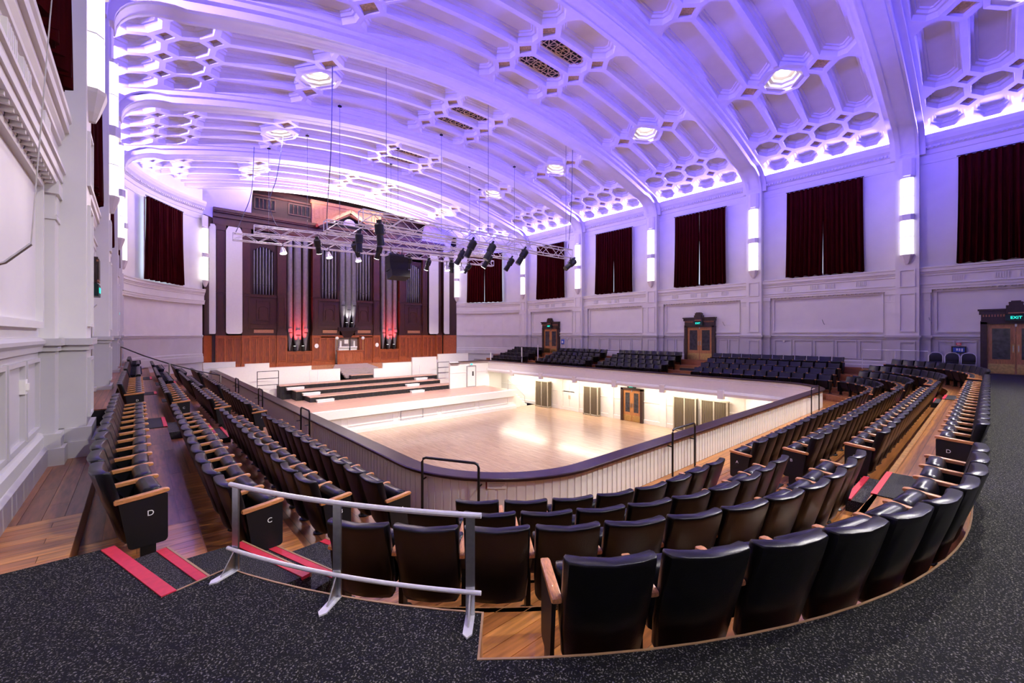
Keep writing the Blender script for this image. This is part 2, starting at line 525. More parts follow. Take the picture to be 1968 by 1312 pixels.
planks_box(XL, -0.42, 4.80, 6.2, CARP - 0.088, 'x', 0.14, 1.6, ('plank_a', 'plank_b', 'plank_c'))
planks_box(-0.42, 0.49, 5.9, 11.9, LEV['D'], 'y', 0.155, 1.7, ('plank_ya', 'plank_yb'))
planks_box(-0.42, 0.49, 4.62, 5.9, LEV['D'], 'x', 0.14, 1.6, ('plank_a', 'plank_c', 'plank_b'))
planks_box(0.51, 1.39, 4.75, 9.0, LEV['C'], 'x', 0.14, 1.6, ('plank_a', 'plank_c', 'plank_b'))

# carpeted rear platform
edge = ([(0.20, 3.68), (0.50, 3.78)] + [(5.93 + (6.33 + 0.22 * k / 8) * math.cos(R(210.9 + 18 * k / 8)), 7.05 + (6.33 + 0.22 * k / 8) * math.sin(R(210.9 + 18 * k / 8))) for k in range(9)] + arc(5.93, 7.05, 6.93, 228.9, 270, 16) + arc(CXR, CY, 6.92, 270, 337, 22))
outline = [(XL, -11.2), (XL, 4.78), (-0.14, 4.79)] + edge + [(XR, edge[-1][1]), (XR, -11.2)]
outline = outline[::-1]
plat = struct(MB().prism(outline, -3.3, CARP - 0.012).build('floor_rear_platform', 'riserwood'))
MB().prism(outline, CARP - 0.012, CARP).build('carpet_sheet', 'carpet', plat)
MB().sweep(edge, [(-0.006, CARP - 0.03), (0.007, CARP - 0.03), (0.007, CARP + 0.004), (-0.006, CARP + 0.004)]).build('edge_trim', 'edgetrim', plat)
# steps with red nosings in the corner aisle
st = struct(empty('floor_aisle_steps', (0.4, 4.2, LEV['D'])), 'carpeted aisle steps with red nosing strips')
def step(p, z, z0, nosing):
    MB().prism(p, z0, z).build('step', 'stepcarpet', st)
    (x0, y0), (x1, y1) = nosing
    d = Vector((x1 - x0, y1 - y0)).normalized()
    q = Vector((d.y, -d.x)) * -0.075
    MB().prism([(x0, y0), (x1, y1), (x1 + q.x, y1 + q.y), (x0 + q.x, y0 + q.y)][::-1], z - 0.02, z + 0.008).build('nosing', 'nosing', st)
def ccw(p):
    a = sum(p[i][0] * p[(i + 1) % len(p)][1] - p[(i + 1) % len(p)][0] * p[i][1] for i in range(len(p)))
    return p if a > 0 else p[::-1]
q = Vector((-0.14 - 0.20, 4.79 - 3.68)).normalized()
qn = Vector((-q.y, q.x)) * 0.085
MB().prism(ccw([(-0.14, 4.79), (0.20, 3.68), (0.20 + qn.x, 3.68 + qn.y), (-0.14 + qn.x, 4.79 + qn.y)]), CARP - 0.03, CARP + 0.008).build('nosing', 'nosing', st)
def steprow(a, b, c, d, z, z0):
    """quad a-b (upper edge) to c-d (lower edge, nosed)"""
    MB().prism(ccw([a, b, d, c]), z0, z).build('step', 'stepcarpet', st)
    dv = (Vector(d) - Vector(c)).normalized()
    nn = Vector((-dv.y, dv.x))
    if nn.dot(Vector(a) - Vector(c)) < 0:
        nn = -nn
    nn *= 0.08
    MB().prism(ccw([c, d, (d[0] + nn.x, d[1] + nn.y), (c[0] + nn.x, c[1] + nn.y)]), z - 0.02, z + 0.008).build('nosing', 'nosing', st)
    MB().sweep([c, d], [(-0.008, z - 0.03), (0.008, z - 0.03), (0.008, z + 0.011), (-0.008, z + 0.011)]).build('edge_trim', 'edgetrim', st)
steprow((-0.14, 4.79), (0.20, 3.68), (0.20, 4.88), (0.50, 3.80), CARP - 0.16, -2.3)
steprow((0.20, 4.88), (0.50, 3.80), (0.78, 4.92), (1.12, 3.88), LEV['D'] + 0.012, -2.5)
steprow((0.78, 4.92), (1.12, 3.88), (1.08, 4.98), (1.40, 4.0), LEV['D'] - 0.15, -2.6)
steprow((1.08, 4.98), (1.40, 4.0), (1.62, 5.05), (1.92, 4.15), LEV['C'] + 0.012, -2.7)
steprow((1.62, 5.05), (1.92, 4.15), (1.92, 5.1), (2.2, 4.3), LEV['C'] - 0.12, -2.8)
steprow((1.92, 5.1), (2.2, 4.3), (2.5, 5.2), (2.75, 4.45), LEV['B'] + 0.012, -2.9)
# carpet mats with pink-red nosing in the two rear aisles
for (ax0, ax1) in ((7.1, 8.4), (mirx(8.4), mirx(7.1))):
    for k, nx in (('D', 'C'), ('C', 'B'), ('B', 'A')):
        r0, r1 = rear_t[k]
        ye = CY - r0
        MB().box(ax0, ax1, ye - 0.36, ye + 0.0, LEV[k] - 0.02, LEV[k] + 0.012).build('step', 'stepcarpet', st)
        MB().box(ax0, ax1, ye - 0.045, ye + 0.02, LEV[k] - 0.02, LEV[k] + 0.020).build('nosing', 'nosing', st)
        MB().box(ax0, ax1, ye + 0.0, ye + 0.28, LEV[nx] - 0.02, LEV[k] - 0.135).build('step', 'stepcarpet', st)
        MB().box(ax0, ax1, ye + 0.22, ye + 0.29, LEV[k] - 0.15, LEV[k] - 0.116).build('nosing', 'nosing', st)
# right-hand gallery steps in the side aisles
for (ya, yb) in ((12.2, 13.6), (19.05, 19.9), (25.4, 27.0)):
    for k, nx in (('D', 'C'), ('C', 'B'), ('B', 'A')):
        x1 = left_t[k][1]
        MB().box(mirx(x1 + 0.3), mirx(x1), ya, yb, LEV[nx] - 0.02, LEV[k] - 0.135).build('step', 'stepcarpet', st)
        MB().box(mirx(x1 + 0.3), mirx(x1 + 0.24), ya, yb, LEV[k] - 0.15, LEV[k] - 0.115).build('nosing', 'edgetrim', st)
        if ya > 18:
            continue
        MB().box(x1, x1 + 0.3, ya, yb, LEV[nx] - 0.02, LEV[k] - 0.135).build('step', 'stepcarpet', st)
        MB().box(x1 + 0.24, x1 + 0.3, ya, yb, LEV[k] - 0.15, LEV[k] - 0.115).build('nosing', 'nosing', st)
    for k in 'DC':
        x1 = left_t[k][1]
        MB().box(x1 - 0.75, x1, ya, yb, LEV[k] - 0.02, LEV[k] + 0.012).build('step', 'stepcarpet', st)
        MB().box(x1 - 0.06, x1 + 0.01, ya, yb, LEV[k] - 0.02, LEV[k] + 0.02).build('nosing', 'nosing', st)

# ---------------------------------------------------------------- gallery front
RAIL = -2.337
gf = struct(empty('wall_gallery_front', (CX, CY, -3.3)))
FP = front_path(0.0)
MB().sweep(FP, [(-0.06, -3.30), (0.10, -3.30), (0.10, RAIL - 0.05), (-0.06, RAIL - 0.05)]).build('front_panel', 'white', gf)
MB().sweep(FP, [(0.09, -3.36), (0.20, -3.36), (0.22, -3.22), (0.16, -3.12), (0.09, -3.10)]).build('fascia_moulding', 'white', gf)
MB().sweep(FP, [(0.09, RAIL - 0.30), (0.13, RAIL - 0.28), (0.13, RAIL - 0.22), (0.09, RAIL - 0.2)]).build('fascia_moulding', 'white', gf)
MB().sweep(FP, [(-0.15, RAIL - 0.05), (-0.12, RAIL - 0.065), (0.17, RAIL - 0.065), (0.2, RAIL - 0.05), (0.2, RAIL - 0.012), (0.18, RAIL), (-0.13, RAIL), (-0.15, RAIL - 0.012)]).build('hand_rail', 'railwood', gf, smooth=True, angle=30)
y = 9.56 + 0.15
while y < 31:
    for x in (mirx(XF) - 0.1, ):
        MB().box(x - 0.16, x + 0.06, y - 0.16, y + 0.16, -3.52, -3.05).build('fascia_bracket', 'white', gf)
    y += BAY / 2
# tongue-and-groove boards facing the seats, one by one where they are near
def front_len():
    s, out = 0.0, []
    P = front_path(0.0)
    pts = []
    for (x0, y0), (x1, y1) in zip(P[:-1], P[1:]):
        L = math.hypot(x1 - x0, y1 - y0)
        n = max(1, int(L / 0.05))
        for k in range(n):
            pts.append((x0 + (x1 - x0) * k / n, y0 + (y1 - y0) * k / n))
    return pts
FPTS = front_len()
board_me = None
acc, last = 0.0, None
bw = 0.118
targets = []
i_prev = FPTS[0]
dist = 0.0
for (x, y) in FPTS[1:]:
    dist += math.hypot(x - i_prev[0], y - i_prev[1])
    i_prev = (x, y)
    if dist >= bw:
        targets.append((x, y))
        dist = 0.0
near = [(k, p) for k, p in enumerate(targets[:-1]) if (p[0] < 5 and p[1] < 14.5) or (p[1] < 7 and p[0] < 19)]
bm = MB().box(-bw / 2 + 0.003, bw / 2 - 0.003, -0.012, 0.0, LEV['E'], RAIL - 0.06).mesh('board', 0)
bm.materials.append(MATS['boards'])
for k, p in near:
    q = targets[k + 1]
    d = Vector((q[0] - p[0], q[1] - p[1])).normalized()
    n = Vector((d.y, -d.x))          # right of travel: the seat side
    o = bpy.data.objects.new('board', bm)
    COL.objects.link(o)
    o.location = ((p[0] + q[0]) / 2 + n.x * 0.062, (p[1] + q[1]) / 2 + n.y * 0.062, E)
    o.rotation_euler = (0, 0, math.atan2(d.y, d.x))
    o.parent = gf
    o.matrix_parent_inverse = wm(gf).inverted()

# ---------------------------------------------------------------- long walls
lp = [(3.5, 37.5), (2.7, 36.85), (1.85, 36.0), (1.1, 35.05), (0.45, 34.0), (-0.1, 32.9), (-0.52, 31.8), (-0.78, 30.9), (XL, 30.1), (XL, -11.2)]
rp = [(XR, -11.2), (XR, 30.1), (28.4, 30.9), (28.15, 31.8), (27.8, 32.9), (27.35, 33.9), (26.85, 34.8), (26.3, 35.65), (25.7, 36.4), (25.0, 37.0)]
P_ENT = [(-0.02, 2.13), (0.18, 2.13), (0.18, 2.24), (0.205, 2.24), (0.205, 2.36), (0.235, 2.37), (0.235, 2.42), (0.15, 2.43), (0.15, 2.78), (0.19, 2.80), (0.19, 2.86), (0.225, 2.92), (0.225, 2.98), (0.27, 2.99), (0.27, 3.12), (0.295, 3.15), (0.30, 3.21), (0.05, 3.25), (-0.02, 3.25)]
P_COR = [(-0.02, 8.60), (0.05, 8.64), (0.05, 8.85), (0.14, 8.88), (0.14, 9.02), (0.28, 9.15), (0.36, 9.32), (0.36, 9.478), (0.33, 9.478), (0.33, 9.42), (-0.02, 9.42)]  # upstand at the front edge is added to cut off low cove light
P_DADO = [(-0.02, -0.24), (0.04, -0.24), (0.05, -0.17), (0.08, -0.13), (0.08, -0.09), (0.03, -0.05), (-0.02, -0.03)]
P_BASE = [(-0.02, -2.0), (0.10, -2.0), (0.10, -1.60), (0.06, -1.56), (0.06, -1.42), (0.03, -1.38), (-0.02, -1.36)]
P_FIL = [(-0.02, 8.20), (0.035, 8.20), (0.05, 8.30), (0.03, 8.36), (-0.02, 8.38)]
WALLS = {}
for side, path in (('left', lp), ('right', rp)):
    wl = MB().sweep(path, [(-0.35, -0.1), (0, -0.1), (0, 12.2), (-0.35, 12.2)]).build('wall_' + side, 'wall')
    struct(wl)
    WALLS[side] = wl
    MB().sweep(path, [(-0.35, -3.4), (0, -3.4), (0, -0.1), (-0.35, -0.1)]).build('dado_wall', 'dado', wl)
    MB().sweep(path, P_ENT).build('entablature', 'wall', wl)
    MB().sweep(path, P_COR).build('cornice', 'plaster', wl)
    MB().sweep(path, P_DADO).build('dado_rail', 'dado', wl)
    MB().sweep(path, P_BASE).build('skirting', 'dado', wl)
    MB().sweep(path, P_FIL).build('fillet', 'wall', wl)
    # glowing LED run in the cove
    MB().sweep(path[:] if side == 'right' else path, [(0.10, 9.425), (0.22, 9.425), (0.22, 9.44), (0.10, 9.44)]).build('cove_strip', 'cove_glow', wl)
    # dentils, too small to pick apart
    dm = MB()
    for (x0, y0), (x1, y1) in zip(path[:-1], path[1:]):
        L = math.hypot(x1 - x0, y1 - y0)
        d = Vector((x1 - x0, y1 - y0)) / L
        n = Vector((-d.y, d.x))
        k = 0.07
        while k < L:
            c = Vector((x0, y0)) + d * k + n * 0.19
            dm.obox((c.x, c.y, 8.945), (d.x * 0.04, d.y * 0.04, 0), (n.x * 0.05, n.y * 0.05, 0), (0, 0, 0.05))
            k += 0.145
    tag(dm.build('dentils', 'plaster', wl), kind='stuff')
struct(MB().box(XL - 0.4, XR + 0.4, -11.5, -11.2, HALL, 13.0).build('wall_back', 'organ_dark'))  # unseen; the dark of the rear hall is put into its colour
struct(MB().box(XL - 0.4, XL - 0.3, -11.2, 38, HALL, -3.3).build('wall_lower_left', 'white'))

def wx(side, off):
    return XL + off if side == 'left' else XR - off
def wbox(side, o0, o1, y0, y1, z0, z1):
    a, b = wx(side, o0), wx(side, o1)
    return (min(a, b), max(a, b), y0, y1, z0, z1)
DOORS = {'left': (1, 3), 'right': (-1, 1, 3)}
for side in ('left', 'right'):
    wl = WALLS[side]
    nv = (1, 0, 0) if side == 'left' else (-1, 0, 0)
    PD = 0.45 if side == 'left' else 0.42
    for n in range(-2, 5):
        yp = pier(n)
        ye = yp + BAY if n < 4 else yp
        pr = MB().box(*wbox(side, 0, PD, yp - 0.43, yp + 0.43, -0.1, 9.6))
        pr.box(*wbox(side, 0.0, 0.16, yp - 0.80, yp + 0.80, -0.1, 2.16))
        pr.box(*wbox(side, 0.0, 0.20, yp - 0.84, yp + 0.84, 1.98, 2.16))
        pr.box(*wbox(side, 0.0, 0.18, yp - 0.82, yp + 0.82, 1.62, 1.68))
        p = pr.build('pier', 'wall', wl)
        pl = MB().box(*wbox(side, 0, PD, yp - 0.43, yp + 0.43, -3.2, -0.1))
        pl.box(*wbox(side, 0.0, 0.16, yp - 0.80, yp + 0.80, -3.2, -0.1))
        for (g, z1) in ((0.10, -1.60), (0.06, -1.40)) if (side == 'right' or n > 0) else ():
            pl.box(*wbox(side, 0, PD + g, yp - 0.43 - g, yp + 0.43 + g, -3.2, z1))
            pl.box(*wbox(side, 0, 0.16 + g, yp - 0.80 - g, yp + 0.80 + g, -3.2, z1))
        for (g, z0, z1) in ((0.03, -0.24, -0.16), (0.07, -0.16, -0.06)):
            pl.box(*wbox(side, 0, PD + g, yp - 0.43 - g, yp + 0.43 + g, z0, z1))
            pl.box(*wbox(side, 0, 0.16 + g, yp - 0.80 - g, yp + 0.80 + g, z0, z1))
        pl.build('pier_base', 'dado', wl)
        for (z0, z1) in ((-1.28, -0.36), (0.12, 2.0), (2.3, 3.15), (8.75, 9.5)):
            MB().frame((wx(side, PD), yp - 0.29, z0), (0, 1, 0), (0, 0, 1), nv, 0.58, z1 - z0, 0.05, 0.04).build('pier_panel', 'wall' if z0 > 0 else 'dado', wl)
        if n == 4:
            continue
        # small fluted capitals on the side pilasters
        fl = MB()
        for sgn in (-1, 1):
            for k in range(5):
                yy = (yp + 0.47 if sgn > 0 else ye - 0.75) + k * 0.062
                fl.box(*wbox(side, 0.16, 0.175, yy, yy + 0.035, 1.70, 1.96))
        tag(fl.build('fluting', 'wall', wl), kind='stuff')
        # large framed field above the dado
        MB().frame((wx(side, 0), yp + 0.92, 0.08), (0, 1, 0), (0, 0, 1), nv, BAY - 1.84, 2.02, 0.09, 0.07).build('wall_field', 'wall', wl)
        # wainscot panels
        door = n in DOORS[side]
        if door:
            spans = [(yp + 0.95, 2), (yp + BAY / 2 + 1.1, 2)]
        else:
            spans = [(yp + 0.95, 5)]
        for (ys, cnt) in spans:
            tot = (BAY - 1.9) if cnt == 5 else (BAY / 2 - 2.05)
            wdt = tot / cnt
            for k in range(cnt):
                MB().frame((wx(side, 0), ys + k * wdt + 0.05, -1.30), (0, 1, 0), (0, 0, 1), nv, wdt - 0.1, 0.98, 0.05, 0.045).build('wainscot_panel', 'dado', wl)
    # ornament under the architrave and in the frieze
    orn = MB()
    fr = MB()
    for n in range(-1, 4):
        yp = pier(n)
        yy = yp + 0.9
        while yy < yp + BAY - 0.95:
            orn.box(*wbox(side, 0.05, 0.16, yy, yy + 0.05, 2.085, 2.13))
            orn.box(*wbox(side, 0.05, 0.08, yy, yy + 0.15, 2.09, 2.13))
            yy += 0.19
        for cy in (yp + 1.6, yp + BAY / 2 - 0.5, yp + BAY / 2 + 0.2, yp + BAY - 1.9):
            for k in range(6):
                fr.box(*wbox(side, 0.14, 0.19, cy + k * 0.075, cy + k * 0.075 + 0.04, 2.50, 2.74))
    tag(orn.build('soffit_ornament', 'plaster', wl), kind='stuff')
    tag(fr.build('frieze_ornament', 'wall', wl), kind='stuff')
# ---------------------------------------------------------------- vaulted ceiling with coffers
RV, APEX = 45.0, 12.0
def vault(u, h=0.0):
    th = math.asin(max(-0.99, min(0.99, u / RV)))
    return ((RV + h) * math.sin(th), (RV + h) * math.cos(th) - RV + APEX)
def vp(u, v, h):
    x, z = vault(u, h)
    return (XC + x, v, z)
def ringpts(u0, u1, v0, v1, ch, k):
    """chamfered rectangle; ch = chamfers at (u0v0, u1v0, u1v1, u0v1)"""
    a, b, c, d = ch
    lo = [(u0 + a + (u1 - b - u0 - a) * i / k, v0) for i in range(k + 1)]
    hi = [(u1 - c + (u0 + d - u1 + c) * i / k, v1) for i in range(k + 1)]
    return lo + [(u1, v0 + b), (u1, v1 - c)] + hi + [(u0, v1 - d), (u0, v0 + a)]
def capfaces(k, o):
    lo = list(range(k + 1)); rt = [k + 1, k + 2]; hi = list(range(k + 3, 2 * k + 4)); lf = [2 * k + 4, 2 * k + 5]
    fs = [(lo[i], lo[i + 1], hi[k - i - 1], hi[k - i]) for i in range(k)]
    fs += [(lo[k], rt[0], rt[1], hi[0]), (lf[1], lo[0], hi[k], lf[0])]
    return [tuple(o + i for i in f) for f in fs]
ceil = struct(empty('ceiling', (XC, 17, APEX)))
USEG = [-14.5, -13.1, -11.7, -7.75, -1.55, 1.55, 7.75, 11.7, 13.1, 14.5]
RH = 0.68
CE = 0.32
def corner_e(iu, jv):
    """half-diagonal of the small lozenge at lattice corner; larger where a lamp sits"""
    if iu in (3, 6):
        return 0.80 if jv == 2 else 0.46
    if iu in (4, 5):
        return 0.40
    return CE
LAMPS = []
GRILLES = []
COFFER_H = [(0.0, 0.0), (0.20, 0.05), (0.20, 0.13), (0.29, 0.16), (0.29, 0.22), (0.34, 0.24)]
for n in range(-2, 5):
    ya, yb = pier(n) + RH, pier(n) + BAY - RH
    vw = (yb - ya) / 4
    lat = MB()
    for iu in range(9):
        u0, u1 = USEG[iu], USEG[iu + 1]
        k = 1 if u1 - u0 < 2 else (3 if u1 - u0 < 4 else 5)
        for jv in range(4):
            v0, v1 = ya + jv * vw, ya + (jv + 1) * vw
            es = [corner_e(iu, jv), corner_e(iu + 1, jv), corner_e(iu + 1, jv + 1), corner_e(iu, jv + 1)]
            es = [e if (0 < jj < 4 and 0 < ii < 9) else CE for e, ii, jj in zip(es, (iu, iu + 1, iu + 1, iu), (jv, jv, jv + 1, jv + 1))]
            mg = 0.10
            outer = ringpts(u0, u1, v0, v1, es, k)
            inner = ringpts(u0 + mg, u1 - mg, v0 + mg, v1 - mg, [e + 0.03 for e in es], k)
            N = len(outer)
            vs = [vp(u, v, 0) for u, v in outer] + [vp(u, v, 0) for u, v in inner]
            lat.add(vs, [(i, (i + 1) % N, N + (i + 1) % N, N + i) for i in range(N)])
            # the coffer itself: stepped sides and a flat bed
            cf = MB()
            vs, fs = [], []
            um, vm = (u0 + u1) / 2, (v0 + v1) / 2
            hs = COFFER_H
            for (h, inset) in hs:
                rp_ = ringpts(u0 + mg + inset, u1 - mg - inset, v0 + mg + inset, v1 - mg - inset, [max(0.1, e + 0.03 - inset * 0.45) for e in es], k)
                vs += [vp(u, v, h) for u, v in rp_]
            for s in range(len(hs) - 1):
                fs += [(s * N + i, s * N + (i + 1) % N, (s + 1) * N + (i + 1) % N, (s + 1) * N + i) for i in range(N)]
            fs += capfaces(k, (len(hs) - 1) * N)
            cf.add(vs, fs)
            cf.build('coffer', 'plaster', ceil)
            if iu == 4 and jv in (1, 2):
                GRILLES.append((n, jv, u0 + mg + 0.2, u1 - mg - 0.2, v0 + mg + 0.2, v1 - mg - 0.2))
    # lozenges between the coffers
    for iu in range(10):
        for jv in range(5):
            if iu in (0, 9):
                continue
            uu, vv = USEG[iu], ya + jv * vw
            e = corner_e(iu, jv) if 0 < jv < 4 else CE
            if iu in (3, 6) and jv == 2:
                LAMPS.append((n, iu, uu, vv, e))
                continue
            pts = [(uu - e, vv), (uu, vv - e), (uu + e, vv), (uu, vv + e)]
            if jv in (0, 4):
                s = 1 if jv == 0 else -1
                lat.add([vp(uu - e, vv, 0), vp(uu + e, vv, 0), vp(uu, vv + s * e, 0)], [(0, 1, 2)])
                continue
            lz = MB()
            m_ = 0.05
            inn = [(uu - e + m_, vv), (uu, vv - e + m_), (uu + e - m_, vv), (uu, vv + e - m_)]
            lz.add([vp(u, v, 0) for u, v in pts] + [vp(u, v, 0.0) for u, v in inn] + [vp(u, v, 0.14) for u, v in inn],
                   [(i, (i + 1) % 4, 4 + (i + 1) % 4, 4 + i) for i in range(4)] + [(4 + i, 4 + (i + 1) % 4, 8 + (i + 1) % 4, 8 + i) for i in range(4)])
            o = lz.build('lozenge', 'plaster', ceil)
            MB().add([vp(u, v, 0.135) for u, v in inn], [(0, 1, 2, 3)]).build('lozenge_bed', 'gilt', o)
    # plain edges between coffers, walls and ribs
    K = 40
    for (va, vb) in ((pier(n), ya), (yb, pier(n) + BAY)):
        us = [-15.0 + 30.0 * i / K for i in range(K + 1)]
        lat.add([vp(u, va, 0) for u in us] + [vp(u, vb, 0) for u in us], [(i, i + 1, K + 2 + i, K + 1 + i) for i in range(K)])
    for s in (-1, 1):
        lat.add([vp(s * 14.5, ya, 0), vp(s * 14.5, yb, 0), vp(s * 15.0, yb, 0), vp(s * 15.0, ya, 0)], [(0, 1, 2, 3)])
        for jv in range(5):      # half lozenges at the wall edge
            vv = ya + jv * vw
            if 0 < jv < 4:
                lat.add([vp(s * 14.5, vv - CE, 0), vp(s * 14.5, vv + CE, 0), vp(s * (14.5 - CE), vv, 0)], [(0, 1, 2)])
            else:
                t = 1 if jv == 0 else -1
                lat.add([vp(s * 14.5, vv, 0), vp(s * 14.5, vv + t * CE, 0), vp(s * (14.5 - CE), vv, 0)], [(0, 1, 2)])
    lat.build('lattice', 'plaster', ceil)
MB().box(XL - 0.5, XR + 0.5, -11.5, 39.6, 13.2, 13.4).build('roof_slab', 'plaster', ceil)

# ribs: two stacked bands following the vault and turning down into the piers
def rib_path(drop, inset):
    """points (x, z) of a rib soffit from the left pier, over the vault, to the right pier"""
    uk = 14.28 - inset - 1.5
    x1, z1 = vault(uk, -drop)
    pts = []
    xw = 14.28 - inset
    zk = z1 - 1.15
    for i in range(9):           # quarter turn from vertical to the vault
        t = PI / 2 * i / 8
        pts.append((xw - (xw - x1) * (1 - math.cos(t)), zk + (z1 - zk) * math.sin(t)))
    half = [(xw, 8.62)] + pts[1:]
    right = [(x, z) for x, z in half]
    M = 30
    mid = []
    for i in range(1, 2 * M):
        u = uk * (1 - i / M)
        x, z = vault(u, -drop)
        mid.append((x, z))
    left = [(-x, z) for x, z in half[::-1]]
    return right + mid + left
def rib(yc, name='rib'):
    root = None
    for (hw, drop, inset, nm) in ((0.64, 0.16, -0.14, 'rib_moulding'), (0.42, 0.40, 0.0, 'rib')):
        pa = rib_path(drop, inset)
        vs, fs = [], []
        for (x, z) in pa:
            xo = x if abs(x) < 13.2 else (x + 0.5 * (1 if x > 0 else -1))
            zo = max(z, vault(max(-14.6, min(14.6, x)), 0)[1] + 0.02) if abs(x) < 13.2 else z
            vs += [(XC + x, yc - hw, z), (XC + x, yc + hw, z), (XC + xo, yc + hw, zo + 0.0), (XC + xo, yc - hw, zo + 0.0)]
        for i in range(len(pa) - 1):
            b = i * 4
            fs += [(b, b + 4, b + 5, b + 1), (b + 1, b + 5, b + 6, b + 2), (b + 3, b + 7, b + 4, b)]
        fs += [(0, 1, 2, 3), (len(vs) - 1, len(vs) - 2, len(vs) - 3, len(vs) - 4)]
        MB().add(vs, fs).build(nm, 'plaster', ceil, smooth=True, angle=30)
    # sunk field along the soffit
    pa = rib_path(0.42, 0.015)
    for y_ in (-0.27, 0.27):
        MB().add([p for (x, z) in pa for p in ((XC + x, yc + y_ - 0.04, z - 0.012), (XC + x, yc + y_ + 0.04, z - 0.012))],
                 [(2 * i, 2 * i + 1, 2 * i + 3, 2 * i + 2) for i in range(len(pa) - 1)]).build('rib_bead', 'plaster', ceil, smooth=True)
for n in range(-2, 6):
    rib(pier(n))

# octagonal lamps at the crossings
def octa(r, rot=PI / 8):
    return [(r * math.cos(rot + 2 * PI * i / 8), r * math.sin(rot + 2 * PI * i / 8)) for i in range(8)]
row_seen = {3: [], 6: []}
for (n, iu, uu, vv, e) in LAMPS:
    side = 'left' if iu == 3 else 'right'
    idx = 4 - n
    cx, cy, cz = vp(uu, vv, 0)
    lab = f'octagonal glowing ceiling light, {ORD[idx]} from the organ in the {side} row'
    t = thing('ceiling_light', lab, 'ceiling light', (cx, cy, cz), group='octagonal lights in the vault')
    rings = [(0.98, -0.005), (0.80, -0.03), (0.78, 0.12), (0.66, 0.12), (0.64, 0.24), (0.50, 0.24), (0.48, 0.36), (0.22, 0.36)]
    mb = MB()
    vs = [vp(uu + a, vv + b, h) for (r, h) in rings for (a, b) in octa(r)]
    mb.add(vs, [(s * 8 + i, s * 8 + (i + 1) % 8, (s + 1) * 8 + (i + 1) % 8, (s + 1) * 8 + i) for s in range(len(rings) - 1) for i in range(8)])
    mb.build('frame', 'plaster', t)
    MB().add([vp(uu + a, vv + b, 0.355) for (a, b) in octa(0.26)], [tuple(range(8))]).build('diffuser', 'lamp_glow', t)
    e_, cone, tg, col = 900, 145, (cx, cy, 0), (1.0, 0.86, 0.80)
    if n < 0:
        col = (1.0, 0.94, 0.86)
        e_, cone, tg = (14500, 88, (13.0, 3.5, -2.0)) if iu == 6 else ((7000, 120, (4.0, 3.0, -2.0)) if n == -2 else (1800, 120, (cx, cy, 0)))
    elif n == 0 and iu == 6:
        e_ = 1100
    lamp('octagon_lamp', 'SPOT', (cx, cy, cz + 0.2), e_, col, tg, spot=cone, blend=0.9, radius=0.2)
    lamp('octagon_rim', 'POINT', (cx, cy, cz + 0.22), 22, (1.0, 0.94, 0.84), radius=0.1)
# pierced grilles along the crown
for (n, jv, u0, u1, v0, v1) in GRILLES:
    if n < 0:
        continue
    t = thing('ceiling_grille', f'pierced metal ventilation grille on the vault crown, {"nearer" if jv == 1 else "farther"} of the pair {ORD[4 - n]} from the organ', 'grille', vp((u0 + u1) / 2, (v0 + v1) / 2, 0.3), group='grilles on the vault crown')
    H = 0.29
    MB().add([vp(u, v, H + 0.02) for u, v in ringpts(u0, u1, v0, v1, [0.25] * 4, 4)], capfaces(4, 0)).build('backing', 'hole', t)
    g = MB()
    def bar(a, b, wd):
        d = Vector((b[0] - a[0], b[1] - a[1]))
        d.normalize()
        q = Vector((-d.y, d.x)) * wd / 2
        g.add([vp(a[0] + q.x, a[1] + q.y, H - 0.01), vp(b[0] + q.x, b[1] + q.y, H - 0.01), vp(b[0] - q.x, b[1] - q.y, H - 0.01), vp(a[0] - q.x, a[1] - q.y, H - 0.01)], [(0, 1, 2, 3)])
    um, vm = (u0 + u1) / 2, (v0 + v1) / 2
    L, W = (u1 - u0) / 2, (v1 - v0) / 2
    for s in (-1, 1):
        bar((um - L, vm + s * W * 0.42), (um + L, vm + s * W * 0.42), 0.05)
        bar((um - L + 0.25, vm + s * W * 0.85), (um + L - 0.25, vm + s * W * 0.85), 0.06)
        for f in (0.32, 0.55, 0.78):
            bar((um + s * L * f, vm - W * 0.85), (um + s * L * f, vm + W * 0.85), 0.05)
        bar((um + s * L * 0.32, vm - W * 0.42), (um + s * L * 0.55, vm + W * 0.42), 0.05)
        bar((um + s * L * 0.78, vm - W * 0.42), (um + s * L * 0.55, vm + W * 0.42), 0.05)
        bar((um + s * L * 0.95, vm - W * 0.6), (um + s * L * 0.95, vm + W * 0.6), 0.07)
    c8 = [(um + 0.3 * math.cos(PI * i / 6), vm + 0.3 * math.sin(PI * i / 6)) for i in range(13)]
    for a, b in zip(c8[:-1], c8[1:]):
        bar(a, b, 0.07)
    for i in range(3):
        bar((um - 0.3 * math.cos(PI * i / 3), vm - 0.3 * math.sin(PI * i / 3)), (um + 0.3 * math.cos(PI * i / 3), vm + 0.3 * math.sin(PI * i / 3)), 0.04)
    g.build('tracery', 'gilt', t)
